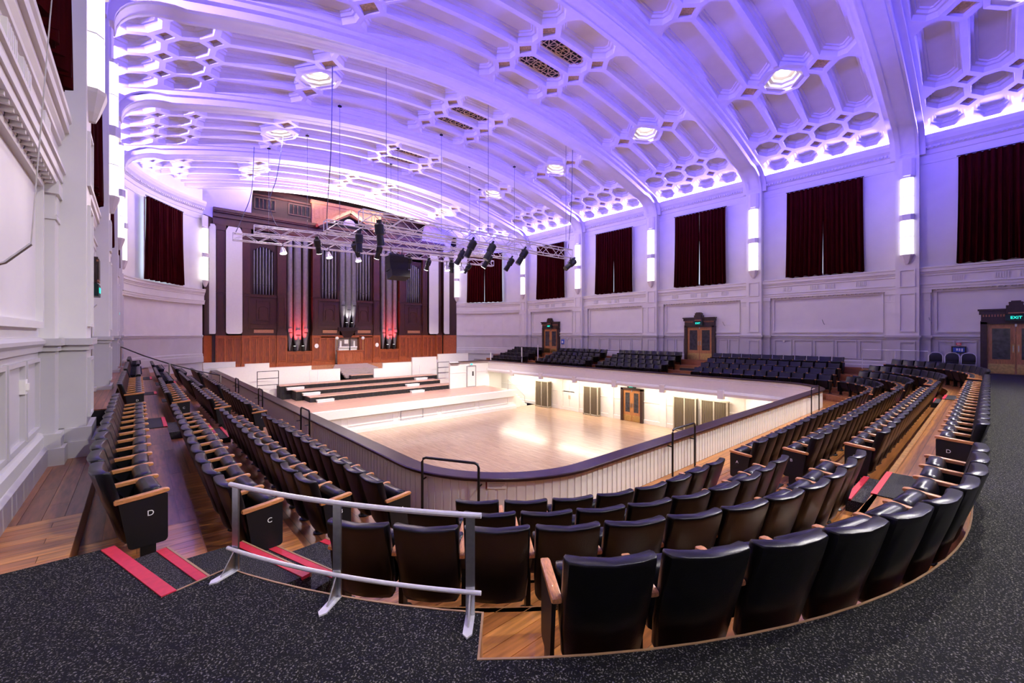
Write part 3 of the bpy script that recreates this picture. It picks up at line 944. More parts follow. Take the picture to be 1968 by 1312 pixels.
# ---------------------------------------------------------------- gallery seats
def loft(sections, n_caps=True):
    m = len(sections[0])
    vs = [p for s in sections for p in s]
    fs = []
    for i in range(len(sections) - 1):
        for k in range(m):
            fs.append((i * m + k, i * m + (k + 1) % m, (i + 1) * m + (k + 1) % m, (i + 1) * m + k))
    fs += [tuple(range(m - 1, -1, -1)), tuple(range((len(sections) - 1) * m, len(sections) * m))]
    return MB().add(vs, fs)
def pad_section(z, yc, hw, ht, curve, lean=0.0):
    """rounded flat loop across the seat: half width hw, half thickness ht, wings bent forward by curve"""
    pts = []
    xs = [-1, -0.94, -0.6, 0, 0.6, 0.94, 1]
    for s in xs:
        pts.append((s * hw, s))
    loop = []
    for (x, s) in pts:
        t = ht * (0.45 if abs(s) > 0.99 else 1.0)
        loop.append((x, yc - t + curve * s * s, z))
    for (x, s) in pts[::-1]:
        t = ht * (0.45 if abs(s) > 0.99 else 1.0)
        loop.append((x, yc + t + curve * s * s, z))
    return loop
def backrest_mesh():
    S = []
    for (z, y, hw, ht) in ((0.175, -0.150, 0.19, 0.012), (0.182, -0.152, 0.212, 0.03), (0.225, -0.162, 0.235, 0.036), (0.40, -0.205, 0.250, 0.04), (0.62, -0.270, 0.256, 0.046),
                           (0.80, -0.318, 0.258, 0.050), (0.848, -0.330, 0.258, 0.050), (0.860, -0.333, 0.256, 0.046), (0.864, -0.334, 0.252, 0.040)):
        S.append(pad_section(z, y, hw, ht, 0.035))
    # the top edge dips a little in the middle
    out = []
    for k, sec in enumerate(S):
        out.append([(x, y, z - (0.016 * (1 - (x / 0.25) ** 2) if k > 5 else 0)) for (x, y, z) in sec])
    return loft(out)
def seat_mesh():
    S = []
    for (z, y, hw, ht) in ((0.245, -0.02, 0.20, 0.02), (0.26, -0.02, 0.218, 0.04), (0.40, 0.0, 0.226, 0.055), (0.55, 0.025, 0.230, 0.072), (0.605, 0.038, 0.232, 0.072),
                           (0.634, 0.045, 0.230, 0.056), (0.645, 0.048, 0.226, 0.03)):
        S.append(pad_section(z, y, hw, ht, 0.0))
    return loft(S)
ME = {}
ME['backrest'] = backrest_mesh().mesh('backrest', 0, smooth=True, angle=50)
ME['seat'] = seat_mesh().mesh('seat', 0, smooth=True, angle=50)
def arm_mesh():
    mb = MB()
    secs = []
    for (y, z, hw, ht) in ((-0.235, 0.588, 0.026, 0.012), (-0.225, 0.590, 0.03, 0.02), (0.0, 0.606, 0.03, 0.022), (0.11, 0.618, 0.03, 0.022), (0.14, 0.619, 0.028, 0.016), (0.148, 0.619, 0.022, 0.008)):
        secs.append([(sx * hw, y, z + sz * ht) for sx, sz in ((-1, -0.7), (-0.7, -1), (0.7, -1), (1, -0.7), (1, 0.7), (0.7, 1), (-0.7, 1), (-1, 0.7))])
    return loft(secs)
ME['armrest'] = arm_mesh().mesh('armrest', 0, smooth=True, angle=40)
lg = MB().box(-0.02, 0.02, -0.06, 0.05, 0.02, 0.40)
lg.add([(sx * 0.018, y, z) for sx in (-1, 1) for (y, z) in ((-0.06, 0.40), (0.05, 0.40), (0.10, 0.60), (-0.20, 0.575))],
       [(3, 2, 1, 0), (4, 5, 6, 7), (0, 1, 5, 4), (1, 2, 6, 5), (2, 3, 7, 6), (3, 0, 4, 7)])
lg.lathe([(0.085, 0.0), (0.085, 0.012), (0.05, 0.022)], 12, (0, -0.005, 0))
ME['leg'] = lg.mesh('leg', 0)
def panel_mesh():
    pts = []
    y0, y1, z0, z1, r = -0.205, 0.135, 0.15, 0.592, 0.035
    for (cy, cz, a0) in ((y1 - r, z0 + r, -90), (y1 - 0.01, z1 - 0.01, 0), (y0 + 0.01, z1 - 0.03, 90), (y0 + 0.06 + r, z0 + r, 180)):
        rr = r if cz < 0.3 else 0.01
        for k in range(4):
            a = R(a0 + 30 * k)
            pts.append((cy + rr * math.cos(a), cz + rr * math.sin(a)))
    n = len(pts)
    mb = MB()
    mb.add([(-0.012, y, z) for y, z in pts] + [(0.012, y, z) for y, z in pts],
           [tuple(range(n - 1, -1, -1)), tuple(range(n, 2 * n))] + [(i, (i + 1) % n, n + (i + 1) % n, n + i) for i in range(n)])
    return mb
ME['end_panel'] = panel_mesh().mesh('end_panel', 0)
CH_MAT = {'backrest': 'leather', 'seat': 'leather', 'armrest': 'armwood', 'leg': 'blackmetal', 'end_panel': 'blackplastic'}
for k, me in ME.items():
    me.materials.append(MATS[CH_MAT[k]])
LET = {}
for k in 'ABCD':
    me = text_mesh(k, 0.07, 0.001)
    me.materials.append(MATS['lettering'])
    LET[k] = me
PITCH = 0.565
def part(name, me, parent, loc=(0, 0, 0), rot=(0, 0, 0)):
    o = bpy.data.objects.new(name, me)
    COL.objects.link(o)
    o.parent = parent
    o.location = loc
    o.rotation_euler = rot
    return o
def seat_row(spots, letter, where, first_end, group, letters=(True, True)):
    """spots: (x, y, z, facing angle) ordered along local +x. One thing per seat; end seats carry end panels."""
    n = len(spots)
    for i, (x, y, z, phi) in enumerate(spots):
        num = i if first_end == '-x' else n - 1 - i
        if n > 3 and num == n - 1:
            o_ = 'last'
        else:
            o_ = ORD[num]
        lab = f'{o_} seat of row {letter} from {where}'
        t = thing('gallery_seat', lab, 'seat', (x, y, z), phi - PI / 2, group)
        h = PITCH / 2
        part('backrest', ME['backrest'], t)
        part('seat', ME['seat'], t)
        part('armrest', ME['armrest'], t, (-h, 0, 0))
        part('leg', ME['leg'], t, (-h, 0, 0))
        if i == n - 1:
            part('armrest', ME['armrest'], t, (h, 0, 0))
            part('leg', ME['leg'], t, (h, 0, 0))
        for (flag, sx, idx, has) in ((i == 0, -1, 0, letters[0]), (i == n - 1, 1, n - 1, letters[1])):
            if flag:
                p = part('end_panel', ME['end_panel'], t, (sx * (h + 0.012), 0, 0))
                if has:
                    part('row_letter', LET[letter], p, (sx * 0.0135, 0.01, 0.44), (PI / 2, 0, sx * PI / 2))
FAR = []                    # seats beyond the three hundred that show largest
BACK_L = {'D': -0.34, 'C': 0.57, 'B': 1.47, 'A': 2.35}
BACK_R = {'D': 7.05, 'C': 6.02, 'B': 5.16, 'A': 4.28}
START_L = {'D': 5.1, 'C': 4.95, 'B': 5.3, 'A': 5.4}
def side_spots(letter, ys, n, left=True):
    out = []
    for i in range(n):
        y = ys + (i + 0.5) * PITCH
        bend = max(0.0, 6.4 - y)
        x = BACK_L[letter] + 0.33 + 0.055 * bend ** 2
        a = 0.11 * bend * 1.0
        phi = a if left else PI - a
        out.append((x if left else mirx(x), y, LEV[letter], phi))
    # local +x must run along the list: on the left (facing +X) local +x points to -Y
    return out[::-1] if left else out
blocks = [('nearest the camera', None, 12), ('second', 13.95, 9), ('third', 20.1, 9), ('farthest', 27.2, 7)]
for left in (True, False):
    sd = 'left' if left else 'right'
    for bi, (nm, ys, n) in enumerate(blocks):
        for L in 'DCBA':
            y_ = START_L[L] if bi == 0 else ys
            if not left and bi == 0:
                y_ = 5.1
            sp = side_spots(L, y_, n, left)
            if bi >= 2 or (bi == 1 and not left):
                FAR += [(s, L) for s in sp]
                continue
            if bi == 0:
                where = 'the near steps in the left gallery' if left else 'the rear corner in the right gallery'
            else:
                where = 'the aisle end of the second left gallery block'
            seat_row(sp, L, where, '+x' if left else '-x', f'row {L} seats of the {sd} gallery', (bi > 0 and False, True) if left else (False, False))
def arc_spots(letter, a0, xe, mirror=False, n=None):
    """seats round the corner from angle a0 to the straight, then on to x = xe"""
    rb = BACK_R[letter]
    ro = rb - 0.2
    L1 = R(270 - a0) * ro
    L = L1 + (xe - CX)
    n = n or int(round(L / PITCH))
    out = []
    for i in range(n):
        s = (i + 0.5) * L / n
        if s < L1:
            th = R(a0) + s / ro
            x, y = CX + (rb - 0.33) * math.cos(th), CY + (rb - 0.33) * math.sin(th)
            phi = th + PI
        else:
            x, y, phi = CX + (s - L1), CY - rb + 0.33, PI / 2
        if mirror:
            x, phi = mirx(x), PI - phi
        out.append((x, y, LEV[letter], phi % (2 * PI)))
    return out[::-1] if mirror else out
A0 = {'A': 221.8, 'B': 218.9, 'C': 216.0, 'D': 232.3}
for L in 'DCBA':
    seat_row(arc_spots(L, A0[L], 7.05), L, 'the left end of the curved near corner block', '-x', f'row {L} seats of the near corner', (False, False))
    rb = BACK_R[L]
    sp = [(8.47 + (i + 0.5) * PITCH, CY - rb + 0.33, LEV[L], PI / 2) for i in range(19)]
    seat_row(sp, L, 'the lettered end of the middle rear block', '-x', f'row {L} seats of the rear gallery', (True, False))
    seat_row(arc_spots(L, 214.0 if L == 'D' else A0[L] - 4, 7.05, True), L, 'the aisle end of the far right corner block', '-x', f'row {L} seats of the right rear corner', (False, False))
# remaining small, far seats: one object
fm = MB()
for ((x, y, z, phi), L) in FAR:
    M = Matrix.Translation((x, y, z)) @ Matrix.Rotation(phi - PI / 2, 4, 'Z')
    for k in ('backrest', 'seat'):
        fm.add([M @ v.co for v in ME[k].vertices], [tuple(p.vertices) for p in ME[k].polygons])
    for k in ('armrest', 'leg'):
        fm.add([M @ (v.co + Vector((-PITCH / 2, 0, 0))) for v in ME[k].vertices], [tuple(p.vertices) for p in ME[k].polygons])
tag(fm.build('far_gallery_seats', 'leather', smooth=True), 'rows of small black seats in the far side gallery blocks', 'seats', kind='stuff')
# ---------------------------------------------------------------- wall lamps, curtains, doors
def sconce(x, y, nx, ny, label, zoff=0.0):
    """tall plaster and glass wall lamp; (nx, ny) points into the room"""
    t = thing('wall_lamp', label, 'wall lamp', (x, y, 3.4), group='tall wall lamps on the piers')
    n = Vector((nx, ny, 0)); s = Vector((-ny, nx, 0))
    def sect(hw, dep, z):
        c = Vector((x, y, z))
        return [tuple(c + s * a + n * b) for a, b in ((-hw, 0.0), (-hw, dep * 0.55), (-hw * 0.55, dep), (hw * 0.55, dep), (hw, dep * 0.55), (hw, 0.0))]
    def solid(secs, name, m):
        return loft([sect(*q) for q in secs]).build(name, m, t)
    solid([(0.29, 0.08, 7.6), (0.29, 0.08, 8.5)], 'top_box', 'plaster')
    solid([(0.25, 0.15, 7.56), (0.27, 0.18, 7.66)], 'cap', 'plaster')
    a = solid([(0.235, 0.18, 5.76), (0.235, 0.18, 7.56)], 'glass_tube', 'tube_glow')
    solid([(0.27, 0.23, 5.52), (0.27, 0.23, 5.80)], 'band', 'plaster')
    b = solid([(0.235, 0.18, 3.86), (0.235, 0.18, 5.58)], 'glass_tube', 'tube_glow')
    solid([(0.05, 0.08, 3.40), (0.14, 0.12, 3.52), (0.25, 0.20, 3.80), (0.26, 0.21, 3.86)], 'tail', 'plaster')
    for (z, pr) in ((6.66, a), (4.72, b)):
        loft([sect(0.238, 0.184, z), sect(0.238, 0.184, z + 0.02)]).build('joint', 'plaster', pr)
    # uplight in the niche over the tube
    loft([sect(0.20, 0.09, 7.67), sect(0.20, 0.09, 7.70)]).build('niche_light', 'tube_glow', t)
NM = ['nearest the camera', 'second from the camera', 'third from the camera', 'fourth from the camera', 'fifth from the camera']
for n in range(0, 5):
    sconce(XR - 0.42, pier(n), -1, 0, f'glowing tall white wall lamp on the right wall, {NM[n]}')
for n in range(1, 5):
    sconce(XL + 0.45, pier(n), 1, 0, f'glowing tall white wall lamp on the left wall, {NM[n - 1]}')
sconce(3.62, 37.35, 0.75, -0.66, 'glowing tall wall lamp beside the left edge of the organ')
sconce(24.95, 36.9, -0.75, -0.66, 'glowing tall wall lamp beside the right edge of the organ')

WN = [0]
def curtain(org, u, nrm, width, label, z0=3.27, z1=8.18, gap=0.02, flare=0.0, dep0=0.2):
    """two velvet halves with real folds hanging in front of a window"""
    o, u, nrm = Vector(org), Vector(u), Vector(nrm)
    WN[0] += 1
    wn = struct(MB().obox(o + u * width / 2 + nrm * 0.015 + Vector((0, 0, (z0 + z1) / 2)), u * (width / 2 - 0.15), nrm * 0.012, (0, 0, (z1 - z0) / 2 - 0.1)).build(f'window_{WN[0]}', 'window_glow'))
    fr = MB().frame(tuple(o + u * 0.1 + Vector((0, 0, z0 + 0.03))), u, (0, 0, 1), nrm, width - 0.2, z1 - z0 - 0.06, 0.08, 0.05)
    for k in (1, 2, 3):
        fr.obox(o + u * width * k / 4 + nrm * 0.035 + Vector((0, 0, (z0 + z1) / 2)), u * 0.03, nrm * 0.015, (0, 0, (z1 - z0) / 2 - 0.1))
    fr.build('window_frame', 'white', wn)
    t = thing('curtain', label, 'curtain', tuple(o + u * width / 2 + Vector((0, 0, z0))), group='dark red window curtains')
    rnd = random.Random(int(o.x * 13 + o.y * 7))
    ph = rnd.random() * 6
    for half in (0, 1):
        N, K = 84, 8
        vs, fs = [], []
        for j in range(K + 1):
            f = j / K
            for i in range(N + 1):
                s = i / N
                edge_in = gap * max(0.0, 0.62 - f) ** 1.0 * (1.4 if half else 1)
                a0 = -flare * (1 - f) ** 2 if half == 0 else 0.5 * width + edge_in
                a1 = 0.5 * width - edge_in if half == 0 else width + flare * (1 - f) ** 2
                w_ = s * (a1 - a0) + a0
                amp = 0.05 + 0.045 * (1 - f)
                fold = math.sin(s * 2 * PI * 7.5 + ph + half * 2.1 + 0.5 * math.sin(f * 2.5 + s * 9)) + 0.35 * math.sin(s * 2 * PI * 17 + ph * 2)
                dep = dep0 + amp * fold
                z = z0 + (z1 - z0) * f + (0.03 * math.sin(s * 2 * PI * 4 + ph) if j == 0 else 0)
                p = o + u * w_ + nrm * dep
                vs.append((p.x, p.y, z))
        for j in range(K):
            for i in range(N):
                a = j * (N + 1) + i
                fs.append((a, a + 1, a + N + 2, a + N + 1))
        MB().add(vs, fs).build('curtain_half', 'curtain', t, smooth=True, angle=70)
    MB().tube([tuple(o + u * -0.05 + nrm * (dep0 + 0.01) + Vector((0, 0, z1 + 0.02))), tuple(o + u * (width + 0.05) + nrm * (dep0 + 0.01) + Vector((0, 0, z1 + 0.02)))], 0.025, 8).build('curtain_rail', 'blackmetal', t)
CW = 3.44
for n in range(-1, 4):
    yc = pier(n) + BAY / 2
    curtain((XR, yc - CW / 2, 0), (0, 1, 0), (-1, 0, 0), CW, f'dark red velvet curtain on the right wall, {NM[n + 1]}', gap=0.05 if n in (0, 1, 2) else 0.0, flare=0.06)
for n in range(0, 4):
    yc = pier(n) + BAY / 2
    curtain((XL, yc - 2.1, 0), (0, 1, 0), (1, 0, 0), 4.2, f'dark red velvet curtain on the left wall, {NM[n]}', flare=0.1, dep0=0.28)
d = Vector((1.95, 36.1, 0)) - Vector((0.05, 33.2, 0)); L_ = d.length; d.normalize()
curtain((0.12 + 0.1, 33.2 - 0.06, 0), tuple(d), (d.y, -d.x, 0), L_, 'dark red curtain on the curved wall left of the organ', gap=0.06, flare=0.1)
d = Vector((25.95, 36.0, 0)) - Vector((27.85, 32.6, 0)); L_ = d.length; d.normalize()
curtain((27.72, 32.7, 0), tuple(d), (-d.y, d.x, 0), L_, 'dark red curtain on the curved wall right of the organ', flare=0.05)

EXIT_ME = text_mesh('EXIT', 0.16, 0.004)
EXIT_ME.materials.append(MATS['exit_glow'])
DN = [0]
def double_door(org, u, nrm, zf, label, exit_label, dark=True, w_=1.66, h=2.2, head=True, plain_frame='doordark'):
    """glazed double door in a dark case; org is the centre at wall face"""
    o, u, n = Vector(org), Vector(u), Vector(nrm)
    o = o + n * 0.07
    z = Vector((0, 0, 1))
    DN[0] += 1
    root = struct(empty(f'door_{DN[0]}', (o.x, o.y, zf)))
    root['label'] = label
    def ob(a0, a1, d0, d1, z0, z1, mb=None):
        mb = mb or MB()
        return mb.obox(o + u * (a0 + a1) / 2 + n * (d0 + d1) / 2 + z * (z0 + z1) / 2, u * (a1 - a0) / 2, n * (d1 - d0) / 2, z * (z1 - z0) / 2)
    hw = w_ / 2
    for s in (-1, 1):
        a = sorted((s * hw, s * (hw + 0.2)))
        ob(a[0], a[1], -0.07, 0.16, zf, zf + h + 0.1).build('jamb', plain_frame, root)
    ob(-hw - 0.2, hw + 0.2, 0, 0.16, zf + h, zf + h + 0.14).build('head', plain_frame, root)
    if head:
        ob(-hw - 0.18, hw + 0.18, -0.07, 0.15, zf + h + 0.14, zf + h + 0.42).build('head', plain_frame, root)
        cr = ob(-hw - 0.28, hw + 0.28, 0, 0.26, zf + h + 0.58, zf + h + 0.66)
        ob(-hw - 0.24, hw + 0.24, 0, 0.2, zf + h + 0.42, zf + h + 0.58, cr)
        cr.build('cornice', plain_frame, root)
        for s in (-1, 1):
            for k in range(8):
                c = s * (0.34 + k * 0.085)
                ob(c - 0.022, c + 0.022, 0.15, 0.19, zf + h + 0.32, zf + h + 0.43).build('dentil', 'organ_tan', root)
        kb = ob(-0.28, 0.28, 0, 0.30, zf + h + 0.42, zf + h + 0.80)
        ob(-0.20, 0.20, 0, 0.34, zf + h + 0.50, zf + h + 0.94, kb)
        ob(-0.14, 0.14, 0, 0.32, zf + h + 0.94, zf + h + 0.99, kb)
        kb.build('keystone', plain_frame, root)
        ob(-0.22, 0.22, 0.30, 0.33, zf + h + 0.88, zf + h + 0.92).build('keystone_edge', 'organ_tan', root)
        ob(-0.22, 0.22, 0.31, 0.34, zf + h + 0.44, zf + h + 0.49).build('keystone_edge', 'organ_tan', root)
    for s in (-1, 1):
        a0, a1 = sorted((s * 0.005, s * hw))
        lf = ob(a0, a1, -0.06, 0.07, zf + 0.01, zf + h).build('leaf', 'doorwood', root)
        st = 0.15
        b0, b1 = a0 + st, a1 - st
        fr = MB()
        ob(b0 - 0.03, b0, 0.07, 0.085, zf + 0.62, zf + h - 0.17, fr); ob(b1, b1 + 0.03, 0.07, 0.085, zf + 0.62, zf + h - 0.17, fr)
        ob(b0, b1, 0.07, 0.085, zf + 0.62, zf + 0.65, fr); ob(b0, b1, 0.07, 0.085, zf + h - 0.2, zf + h - 0.17, fr)
        fr.build('pane_bead', 'doorwood', lf)
        ob(b0, b1, 0.065, 0.074, zf + 0.65, zf + h - 0.2).build('pane', 'glassdark', lf)
        ob(a0 + 0.03, a1 - 0.03, 0.07, 0.074, zf + 0.03, zf + 0.45).build('kick_plate', 'brass', lf)
        c = s * 0.075
        ob(c - 0.03, c + 0.03, 0.07, 0.078, zf + 0.95, zf + 1.30).build('push_plate', 'brass', lf)
        ob(c - 0.012, c + 0.012, 0.078, 0.12, zf + 1.0, zf + 1.25).build('handle', 'steel', lf)
    ob(-0.03, 0.03, 0.07, 0.10, zf + h - 0.12, zf + h + 0.03).build('bolt', 'steel', root)
    ez = zf + h + 0.26
    ex = thing('exit_sign', exit_label, 'exit sign', tuple(o + n * 0.2 + z * ez), group='green exit signs')
    dd = 0.34 if head else 0.18
    ob(-0.30, 0.30, dd - 0.17, dd, ez - 0.13, ez + 0.13).build('casing', 'exit_box', ex)
    c = o + n * (dd + 0.006) + z * ez
    lt = bpy.data.objects.new('lettering', EXIT_ME)
    COL.objects.link(lt)
    sx = -u if u.cross(z).dot(n) < 0 else u
    M = Matrix((( sx.x, 0, n.x, c.x), (sx.y, 0, n.y, c.y), (0, 1, 0, c.z + E), (0, 0, 0, 1)))
    lt.parent = ex
    lt.matrix_parent_inverse = wm(ex).inverted()
    lt.matrix_basis = M
for n in DOORS['right']:
    yc = pier(n) + BAY / 2 if n >= 0 else -0.72
    nm = {-1: 'beside the row of black chairs', 1: 'in the middle of the right wall', 3: 'farthest, toward the organ'}[n]
    double_door((XR, yc, 0), (0, 1, 0), (-1, 0, 0), CARP + 0.02 if n >= 0 else CARP, 'wooden glazed double door with dark case', f'green lit exit sign over the right wall door {nm}')
for n in DOORS['left']:
    yc = pier(n) + BAY / 2
    double_door((XL, yc, 0), (0, 1, 0), (1, 0, 0), CARP + 0.24, 'wooden glazed double door with dark case', f'green exit sign over the {"nearer" if n == 1 else "farther"} door of the left wall')
# ---------------------------------------------------------------- ground floor side wall, stage and choir
STG = -4.6
XW = 26.0
lw = struct(MB().box(XW, XR + 0.2, -11.2, 31.0, HALL, -3.3).build('wall_lower_right', 'white'))
for yp in (3.0, 9.0, 14.3, 18.4, 21.6, 23.4):
    MB().box(XW - 0.10, XW, yp - 0.22, yp + 0.22, HALL, -3.34).build('pilaster', 'white', lw)
MB().sweep([(XW, -5.4), (XW, 31.0)], [(-0.01, HALL), (0.05, HALL), (0.05, HALL + 0.25), (-0.01, HALL + 0.28)]).build('skirting', 'white', lw)
MB().sweep([(XW, -5.4), (XW, 31.0)], [(-0.01, HALL + 1.45), (0.03, HALL + 1.45), (0.03, HALL + 1.52), (-0.01, HALL + 1.54)]).build('dado_rail', 'white', lw)
double_door((XW, 16.6, 0), (0, 1, 0), (-1, 0, 0), HALL, 'light wooden glazed double door to the hall floor', 'green lit exit sign over the hall floor door below the gallery', head=False, w_=1.35, h=2.2)
# flush white service doors
DN[0] += 1
sd_ = struct(empty(f'door_{DN[0]}', (XW, 22.4, HALL)))
for k in (0, 1):
    lf = MB().box(XW - 0.03, XW, 21.75 + k * 0.66, 22.39 + k * 0.66, HALL + 0.02, HALL + 2.1).build('leaf', 'white', sd_)
    MB().box(XW - 0.06, XW - 0.03, 22.30 + k * 0.14, 22.33 + k * 0.14, HALL + 0.9, HALL + 1.2).build('handle', 'brass', lf)
# brown slatted acoustic screens standing against that wall
def screen(y0, y1, dep, label, h=2.12):
    t = thing('acoustic_screen', label, 'screen', (XW - dep / 2, (y0 + y1) / 2, HALL), group='brown screens below the gallery')
    x0, x1 = XW - 0.12 - dep, XW - 0.12
    MB().box(x0, x1, y0, y1, HALL + 0.08, HALL + h).build('panel_body', 'screen', t)
    f = MB()
    ym = (y0 + y1) / 2
    for yy in (y0, ym, y1):
        f.box(x0 - 0.03, x0 + 0.02, yy - 0.035, yy + 0.035, HALL, HALL + h + 0.03)
    f.box(x0 - 0.03, x1, y0 - 0.03, y1 + 0.03, HALL + h, HALL + h + 0.05)
    f.box(x0 - 0.03, x1, y0 - 0.03, y1 + 0.03, HALL + 0.03, HALL + 0.10)
    f.build('frame', 'screenframe', t)
    for k in range(14):
        yy = y0 + 0.06 + (y1 - y0 - 0.12) * k / 13
        MB().box(x0 - 0.014, x0, yy - 0.03, yy + 0.03, HALL + 0.12, HALL + h - 0.02).build('slat', 'screen', t)
    for yy in (y0 + 0.2, y1 - 0.2):
        MB().box(x0, x1, yy - 0.03, yy + 0.03, HALL, HALL + 0.05).build('foot', 'blackmetal', t)
screen(24.3, 25.7, 0.45, 'brown slatted screen nearest the stage')
screen(19.3, 20.6, 0.35, 'brown slatted screen between the white service door and wooden door')
screen(11.95, 13.35, 0.35, 'brown slatted screen just past the wooden door toward the camera')
screen(10.1, 11.6, 0.35, 'brown slatted screen nearest the camera, partly hidden by the rail')

# stage
sg = struct(MB().box(1.0, 23.4, 26.2, 39.5, HALL, STG - 0.02).build('floor_stage', 'white'))
MB().box(1.0, 23.4, 26.32, 39.4, STG - 0.02, STG).build('stage_boards', 'stagefloor', sg)
MB().box(0.9, 23.45, 26.0, 26.34, STG - 0.50, STG + 0.002).build('fascia', 'white', sg)
MB().box(0.9, 23.45, 25.92, 26.2, HALL, HALL + 0.22).build('plinth', 'white', sg)
MB().box(0.9, 23.45, 26.05, 26.2, HALL + 0.22, HALL + 0.3).build('plinth', 'white', sg)
for k in range(6):
    x0 = 3.0 + k * 3.35
    MB().frame((x0, 26.2, HALL + 0.42), (1, 0, 0), (0, 0, 1), (0, -1, 0), 3.0, 0.5, 0.05, 0.03).build('front_panel', 'white', sg)
MB().frame((13.2, 26.2, HALL + 0.3), (1, 0, 0), (0, 0, 1), (0, -1, 0), 1.7, 0.66, 0.04, 0.05).build('hatch', 'ink', sg)
# steps at the right end of the stage with a handrail
for k in range(6):
    MB().box(23.4 + k * 0.26, 23.4 + (k + 1) * 0.26, 26.3, 27.9, HALL, STG - (k + 1) * 0.22).build('stair', 'white', sg)
t = thing('handrail', 'thin handrail beside the steps at the right end of the stage', 'handrail', (23.6, 26.35, STG))
MB().tube([(23.0, 26.5, STG), (23.0, 26.5, STG + 0.85), (24.9, 26.5, STG - 0.7), (24.9, 26.5, HALL)], 0.022, 8).build('rail_tube', 'steel', t)
# stub wall closing the wing, with its small door
DN[0] += 1
sw = struct(MB().box(19.75, 23.95, 30.2, 30.4, STG, -2.36).build('wall_stage_wing', 'white'))
MB().sweep([(23.95, 30.2), (20.6, 30.2)], [(-0.05, -2.38), (0.25, -2.38), (0.25, -2.32), (-0.05, -2.32)]).build('capping', 'railwood', sw)
MB().sweep([(20.6, 30.2), (19.7, 30.2)], [(-0.05, -2.48), (0.25, -2.48), (0.25, -2.43), (-0.05, -2.43)]).build('capping', 'railwood', sw)
MB().box(19.75, 23.95, 30.17, 30.2, STG + 1.28, STG + 1.33).build('dado_rail', 'white', sw)
wd = struct(MB().box(21.5, 22.35, 30.14, 30.2, STG, STG + 1.75).build(f'door_{DN[0]}', 'white'))
MB().frame((21.42, 30.2, STG), (1, 0, 0), (0, 0, 1), (0, -1, 0), 1.0, 1.85, 0.07, 0.09).build('door_frame', 'ink', wd)
MB().box(22.0, 22.16, 30.12, 30.14, STG + 0.95, STG + 1.35).build('door_pane', 'glassdark', wd)
es = thing('exit_sign', 'small exit sign on the white wall above the wing door', 'exit sign', (21.9, 30.1, STG + 1.95))
MB().box(21.72, 22.12, 30.08, 30.2, STG + 1.9, STG + 2.06).build('casing', 'paper', es)
MB().box(21.78, 22.0, 30.07, 30.08, STG + 1.93, STG + 2.03).build('lit_face', 'exit_glow', es)

MB().box(23.9, 26.1, 30.9, 31.05, HALL, -3.3).build('wing_back', 'white', sw)
# black skirted orchestra risers
def riser(y0, y1, x0, x1, zb, zt, label):
    t = thing('stage_riser', label, 'riser', ((x0 + x1) / 2, y0, zb), group='black skirted stage risers')
    MB().box(x0, x1, y0 + 0.02, y1, zt - 0.06, zt).build('deck', 'stagefloor', t)
    m = MB()
    n = int((x1 - x0) / 0.045)
    vs = []
    for i in range(n + 1):
        x = x0 + (x1 - x0) * i / n
        yy = y0 + 0.035 * math.sin(i * 0.9) + 0.012 * math.sin(i * 2.3)
        vs += [(x, yy - 0.02, zb), (x, y0 + 0.01 + 0.3 * (yy - y0), zt - 0.05)]
    m.add(vs, [(2 * i, 2 * i + 2, 2 * i + 3, 2 * i + 1) for i in range(n)])
    for xx in (x0, x1):
        m.add([(xx, y0, zb), (xx, y1, zb), (xx, y1, zt - 0.05), (xx, y0, zt - 0.05)], [(0, 1, 2, 3)])
    m.build('pleated_skirt', 'skirt', t, smooth=True, angle=80)
    MB().box(x0, x1, y0 - 0.005, y0 + 0.03, zt - 0.05, zt + 0.004).build('edge', 'stagefloor', t)
riser(30.3, 31.64, 8.7, 19.7, STG, -4.24, 'lowest long black skirted stage riser')
riser(31.70, 32.90, 8.2, 19.7, STG, -3.93, 'middle long black skirted stage riser')
riser(32.98, 34.0, 7.5, 20.2, STG, -3.62, 'top long black skirted stage riser below the white choir walls')
riser(34.06, 34.56, 12.9, 14.7, -3.6, -3.30, 'short black skirted riser at the foot of the organ steps')
def step_box(x, y, z, label):
    t = thing('step_unit', label, 'step', (x, y, z), group='small grey steps on the risers')
    MB().box(x - 0.55, x + 0.55, y - 0.34, y, z, z + 0.14).build('tread_box', 'alu', t)
    MB().box(x - 0.57, x + 0.57, y - 0.36, y + 0.02, z + 0.14, z + 0.17).build('tread', 'paper', t)
step_box(9.6, 30.25, STG, 'grey step unit at the left end of the lowest riser')
step_box(9.1, 31.6, -4.24, 'grey step unit at the left end of the middle riser')
step_box(8.4, 32.88, -3.93, 'small dark-edged step unit at the left end of the top riser')
step_box(16.6, 30.25, STG, 'grey step unit toward the right end of the lowest riser')
step_box(16.9, 31.6, -4.24, 'grey step unit toward the right end of the middle riser')
step_box(18.4, 32.88, -3.93, 'grey step unit toward the right end of the top riser')

